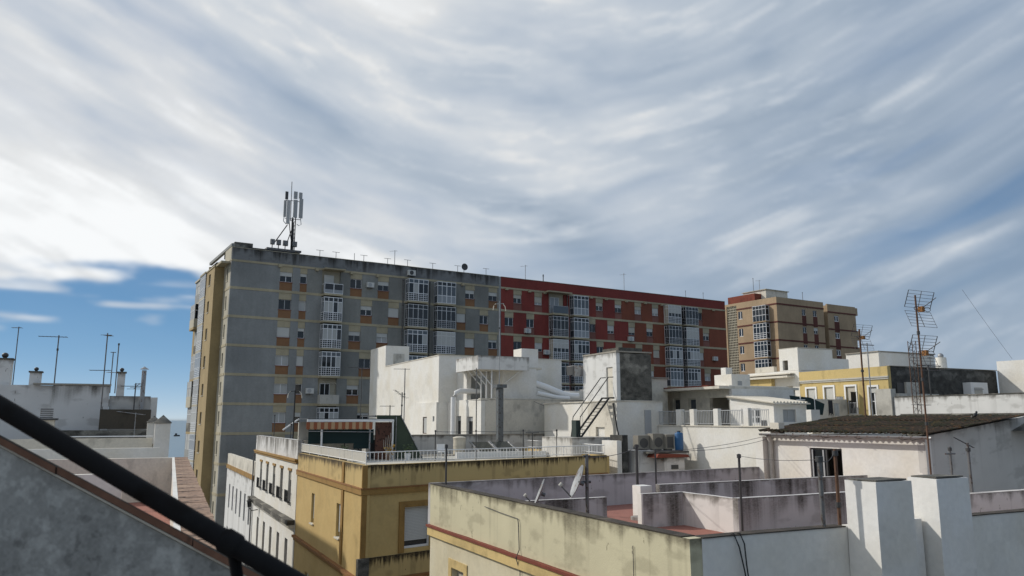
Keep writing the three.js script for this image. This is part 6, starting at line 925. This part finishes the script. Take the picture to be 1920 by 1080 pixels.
// small fittings on the blocks: machines hung below windows, drying frames under balconies
{
  const unit = (label, F, u, y) => { const A = new Thing('air_conditioner', label, 'air conditioner', F, [u, y, -0.4], 'air conditioners on the block facades'); A.box('case', M.shutter, u, u + 0.8, y, y + 0.55, -0.40, -0.045); A.mesh('fan_grille', A.prismS([...Array(12).keys()].map((k) => [u + 0.32 + 0.21 * Math.cos(k * 0.5236), y + 0.27 + 0.21 * Math.sin(k * 0.5236)]), -0.42, -0.401), M.aluGrey); A.box('bracket', M.steel, u + 0.05, u + 0.75, y - 0.06, y - 0.001, -0.38, -0.045); };
  unit('air conditioner under a window at the left end of the red block', BLOCK, 37.4, 20.0); unit('air conditioner beside the first window column of the red block', BLOCK, 34.6, 22.5); unit('air conditioner on the red block above the stair tower', BLOCK, 50.9, 22.4); unit('air conditioner near the right end of the red block', BLOCK, 66.4, 20.4); unit('air conditioner on the grey block between two window columns', BLOCK, 14.2, 26.3); unit('air conditioner low on the grey block near its left windows', BLOCK, 8.0, 14.7);
  const rack = (label, u, y) => { const t = new Thing('drying_rack', label, 'rack', BLOCK, [u, y, -1.0], 'drying racks under balconies'); for (let i = 0; i < 4; i++) t.mesh('arm', t.tube([[u + i * 0.35, y, -0.2], [u + 0.15 + i * 0.35, y - 0.35, -1.35]], 0.022, 4), M.shutterWarm); t.mesh('line', t.tube([[u, y - 0.33, -1.3], [u + 1.35, y - 0.33, -1.3]], 0.012, 4), M.wire); };
  rack('drying rack hung under the balcony column of the grey block', 9.7, 16.0); rack('drying rack hung low on the red block balconies', 38.6, 16.3);
  const pipe = (label, u, y0, y1) => { const t = new Thing('downpipe', label, 'pipe', BLOCK, [u, y0, -0.1], 'downpipes on the block facades'); t.mesh('pipe', t.tube([[u, y0, -0.1], [u, y1, -0.1]], 0.06, 6), M.steel); for (let y = y0 + 1.5; y < y1; y += 2.87) t.mesh('collar', t.tube([[u, y, -0.1], [u, y + 0.08, -0.1]], 0.08, 6), M.aluDark); };
  pipe('dark downpipe left of the paired balconies on the grey block', 18.55, 3, 27.7); pipe('dark downpipe between the paired balconies on the grey block', 21.85, 3, 27.7); pipe('dark downpipe between the left paired balconies of the red block', 41.1, 3, 27.7); pipe('dark downpipe between the right paired balconies of the red block', 60.3, 3, 27.7);
  const w = new Thing('wall_lantern', 'black iron street lantern on a bracket above the narrow street', 'lamp', STREET, [8.3, 5.6, 58.5]); w.mesh('bracket', w.tube([[8.6, 5.8, 58.5], [8.2, 5.75, 58.5], [8.0, 5.95, 58.5]], 0.03, 5), M.black); const q = new THREE.CylinderGeometry(0.17, 0.11, 0.4, 6); q.translate(...w.l(8.0, 6.2, 58.5)); w.mesh('glass_body', q, M.glass); const c = new THREE.ConeGeometry(0.24, 0.22, 6); c.translate(...w.l(8.0, 6.51, 58.5)); w.mesh('hood', c, M.black); const f = new THREE.SphereGeometry(0.04, 8, 6); f.translate(...w.l(8.0, 6.66, 58.5)); w.mesh('finial', f, M.black);
}
// roof clutter on the yellow house
{
  const b = new Thing('parapet_block', 'low white block wall behind the railing of the yellow house roof', 'wall', STREET, [17, roofY, 41.2]); b.box('wall', M.bright, 16.6, 22.3, roofY - 0.004, 10.22, 41.1, 41.35, { rough: 0.01 });
  const pot = (label, r, s, R, h, m) => { const t = new Thing('plant_pot', label, 'pot', STREET, [r, roofY, s], 'pots on the yellow house roof'); const q = new THREE.CylinderGeometry(R, R * 0.72, h, 14); q.translate(...t.l(r, roofY + h / 2, s)); t.mesh('pot', q, m); const lv = []; for (let i = 0; i < 60; i++) { const g = new THREE.PlaneGeometry(0.11, 0.045); g.rotateX(rnd(0, 3)); g.rotateY(rnd(0, 6)); g.translate(...t.l(r + rnd(-R, R) * 1.3, roofY + h + rnd(0.0, 0.5), s + rnd(-R, R) * 1.3)); lv.push(g); } t.mesh('leaves', lv, M.leaf).userData.kind = 'stuff'; };
  pot('terracotta pot with green plant behind the street railing of the yellow house', 9.5, 38.5, 0.2, 0.35, M.terracotta[1]); pot('dark pot with green plant under the striped awning', 10.4, 41.6, 0.18, 0.4, M.aluDark); pot('white pot with green plant right of the bare-stemmed plant', 13.9, 41.6, 0.2, 0.36, M.whitePaint);
  const c = new Thing('plastic_chair', 'white plastic chair behind the railing of the yellow house roof', 'chair', STREET, [15.6, roofY, 40.8]); const Y = roofY; c.box('seat', M.whitePaint, 15.4, 15.85, Y + 0.42, Y + 0.46, 40.6, 41.05); c.box('backrest', M.whitePaint, 15.4, 15.85, Y + 0.461, Y + 0.85, 41.02, 41.06); for (const [r, s] of [[15.43, 40.63], [15.82, 40.63], [15.43, 41.0], [15.82, 41.0]]) c.mesh('leg', c.tube([[r, Y, s], [r, Y + 0.42, s]], 0.022, 5), M.whitePaint);
}
// a fishing boat on the sea
{ const t = new Thing('fishing_boat', 'tiny dark fishing boat on the sea beside the grey block', 'boat', VIEW, [-276.5, -1.0, 649]); const hull = t.prismY([[-278.6, 648.3], [-275, 648.2], [-273.8, 649], [-275, 649.8], [-278.6, 649.7]], -1.05, 0.1); t.mesh('hull', hull, M.aluDark); t.box('cabin', M.aluDark, -277.8, -276.3, 0.1, 1.4, 648.5, 649.5); }
renderer.render(scene, camera);
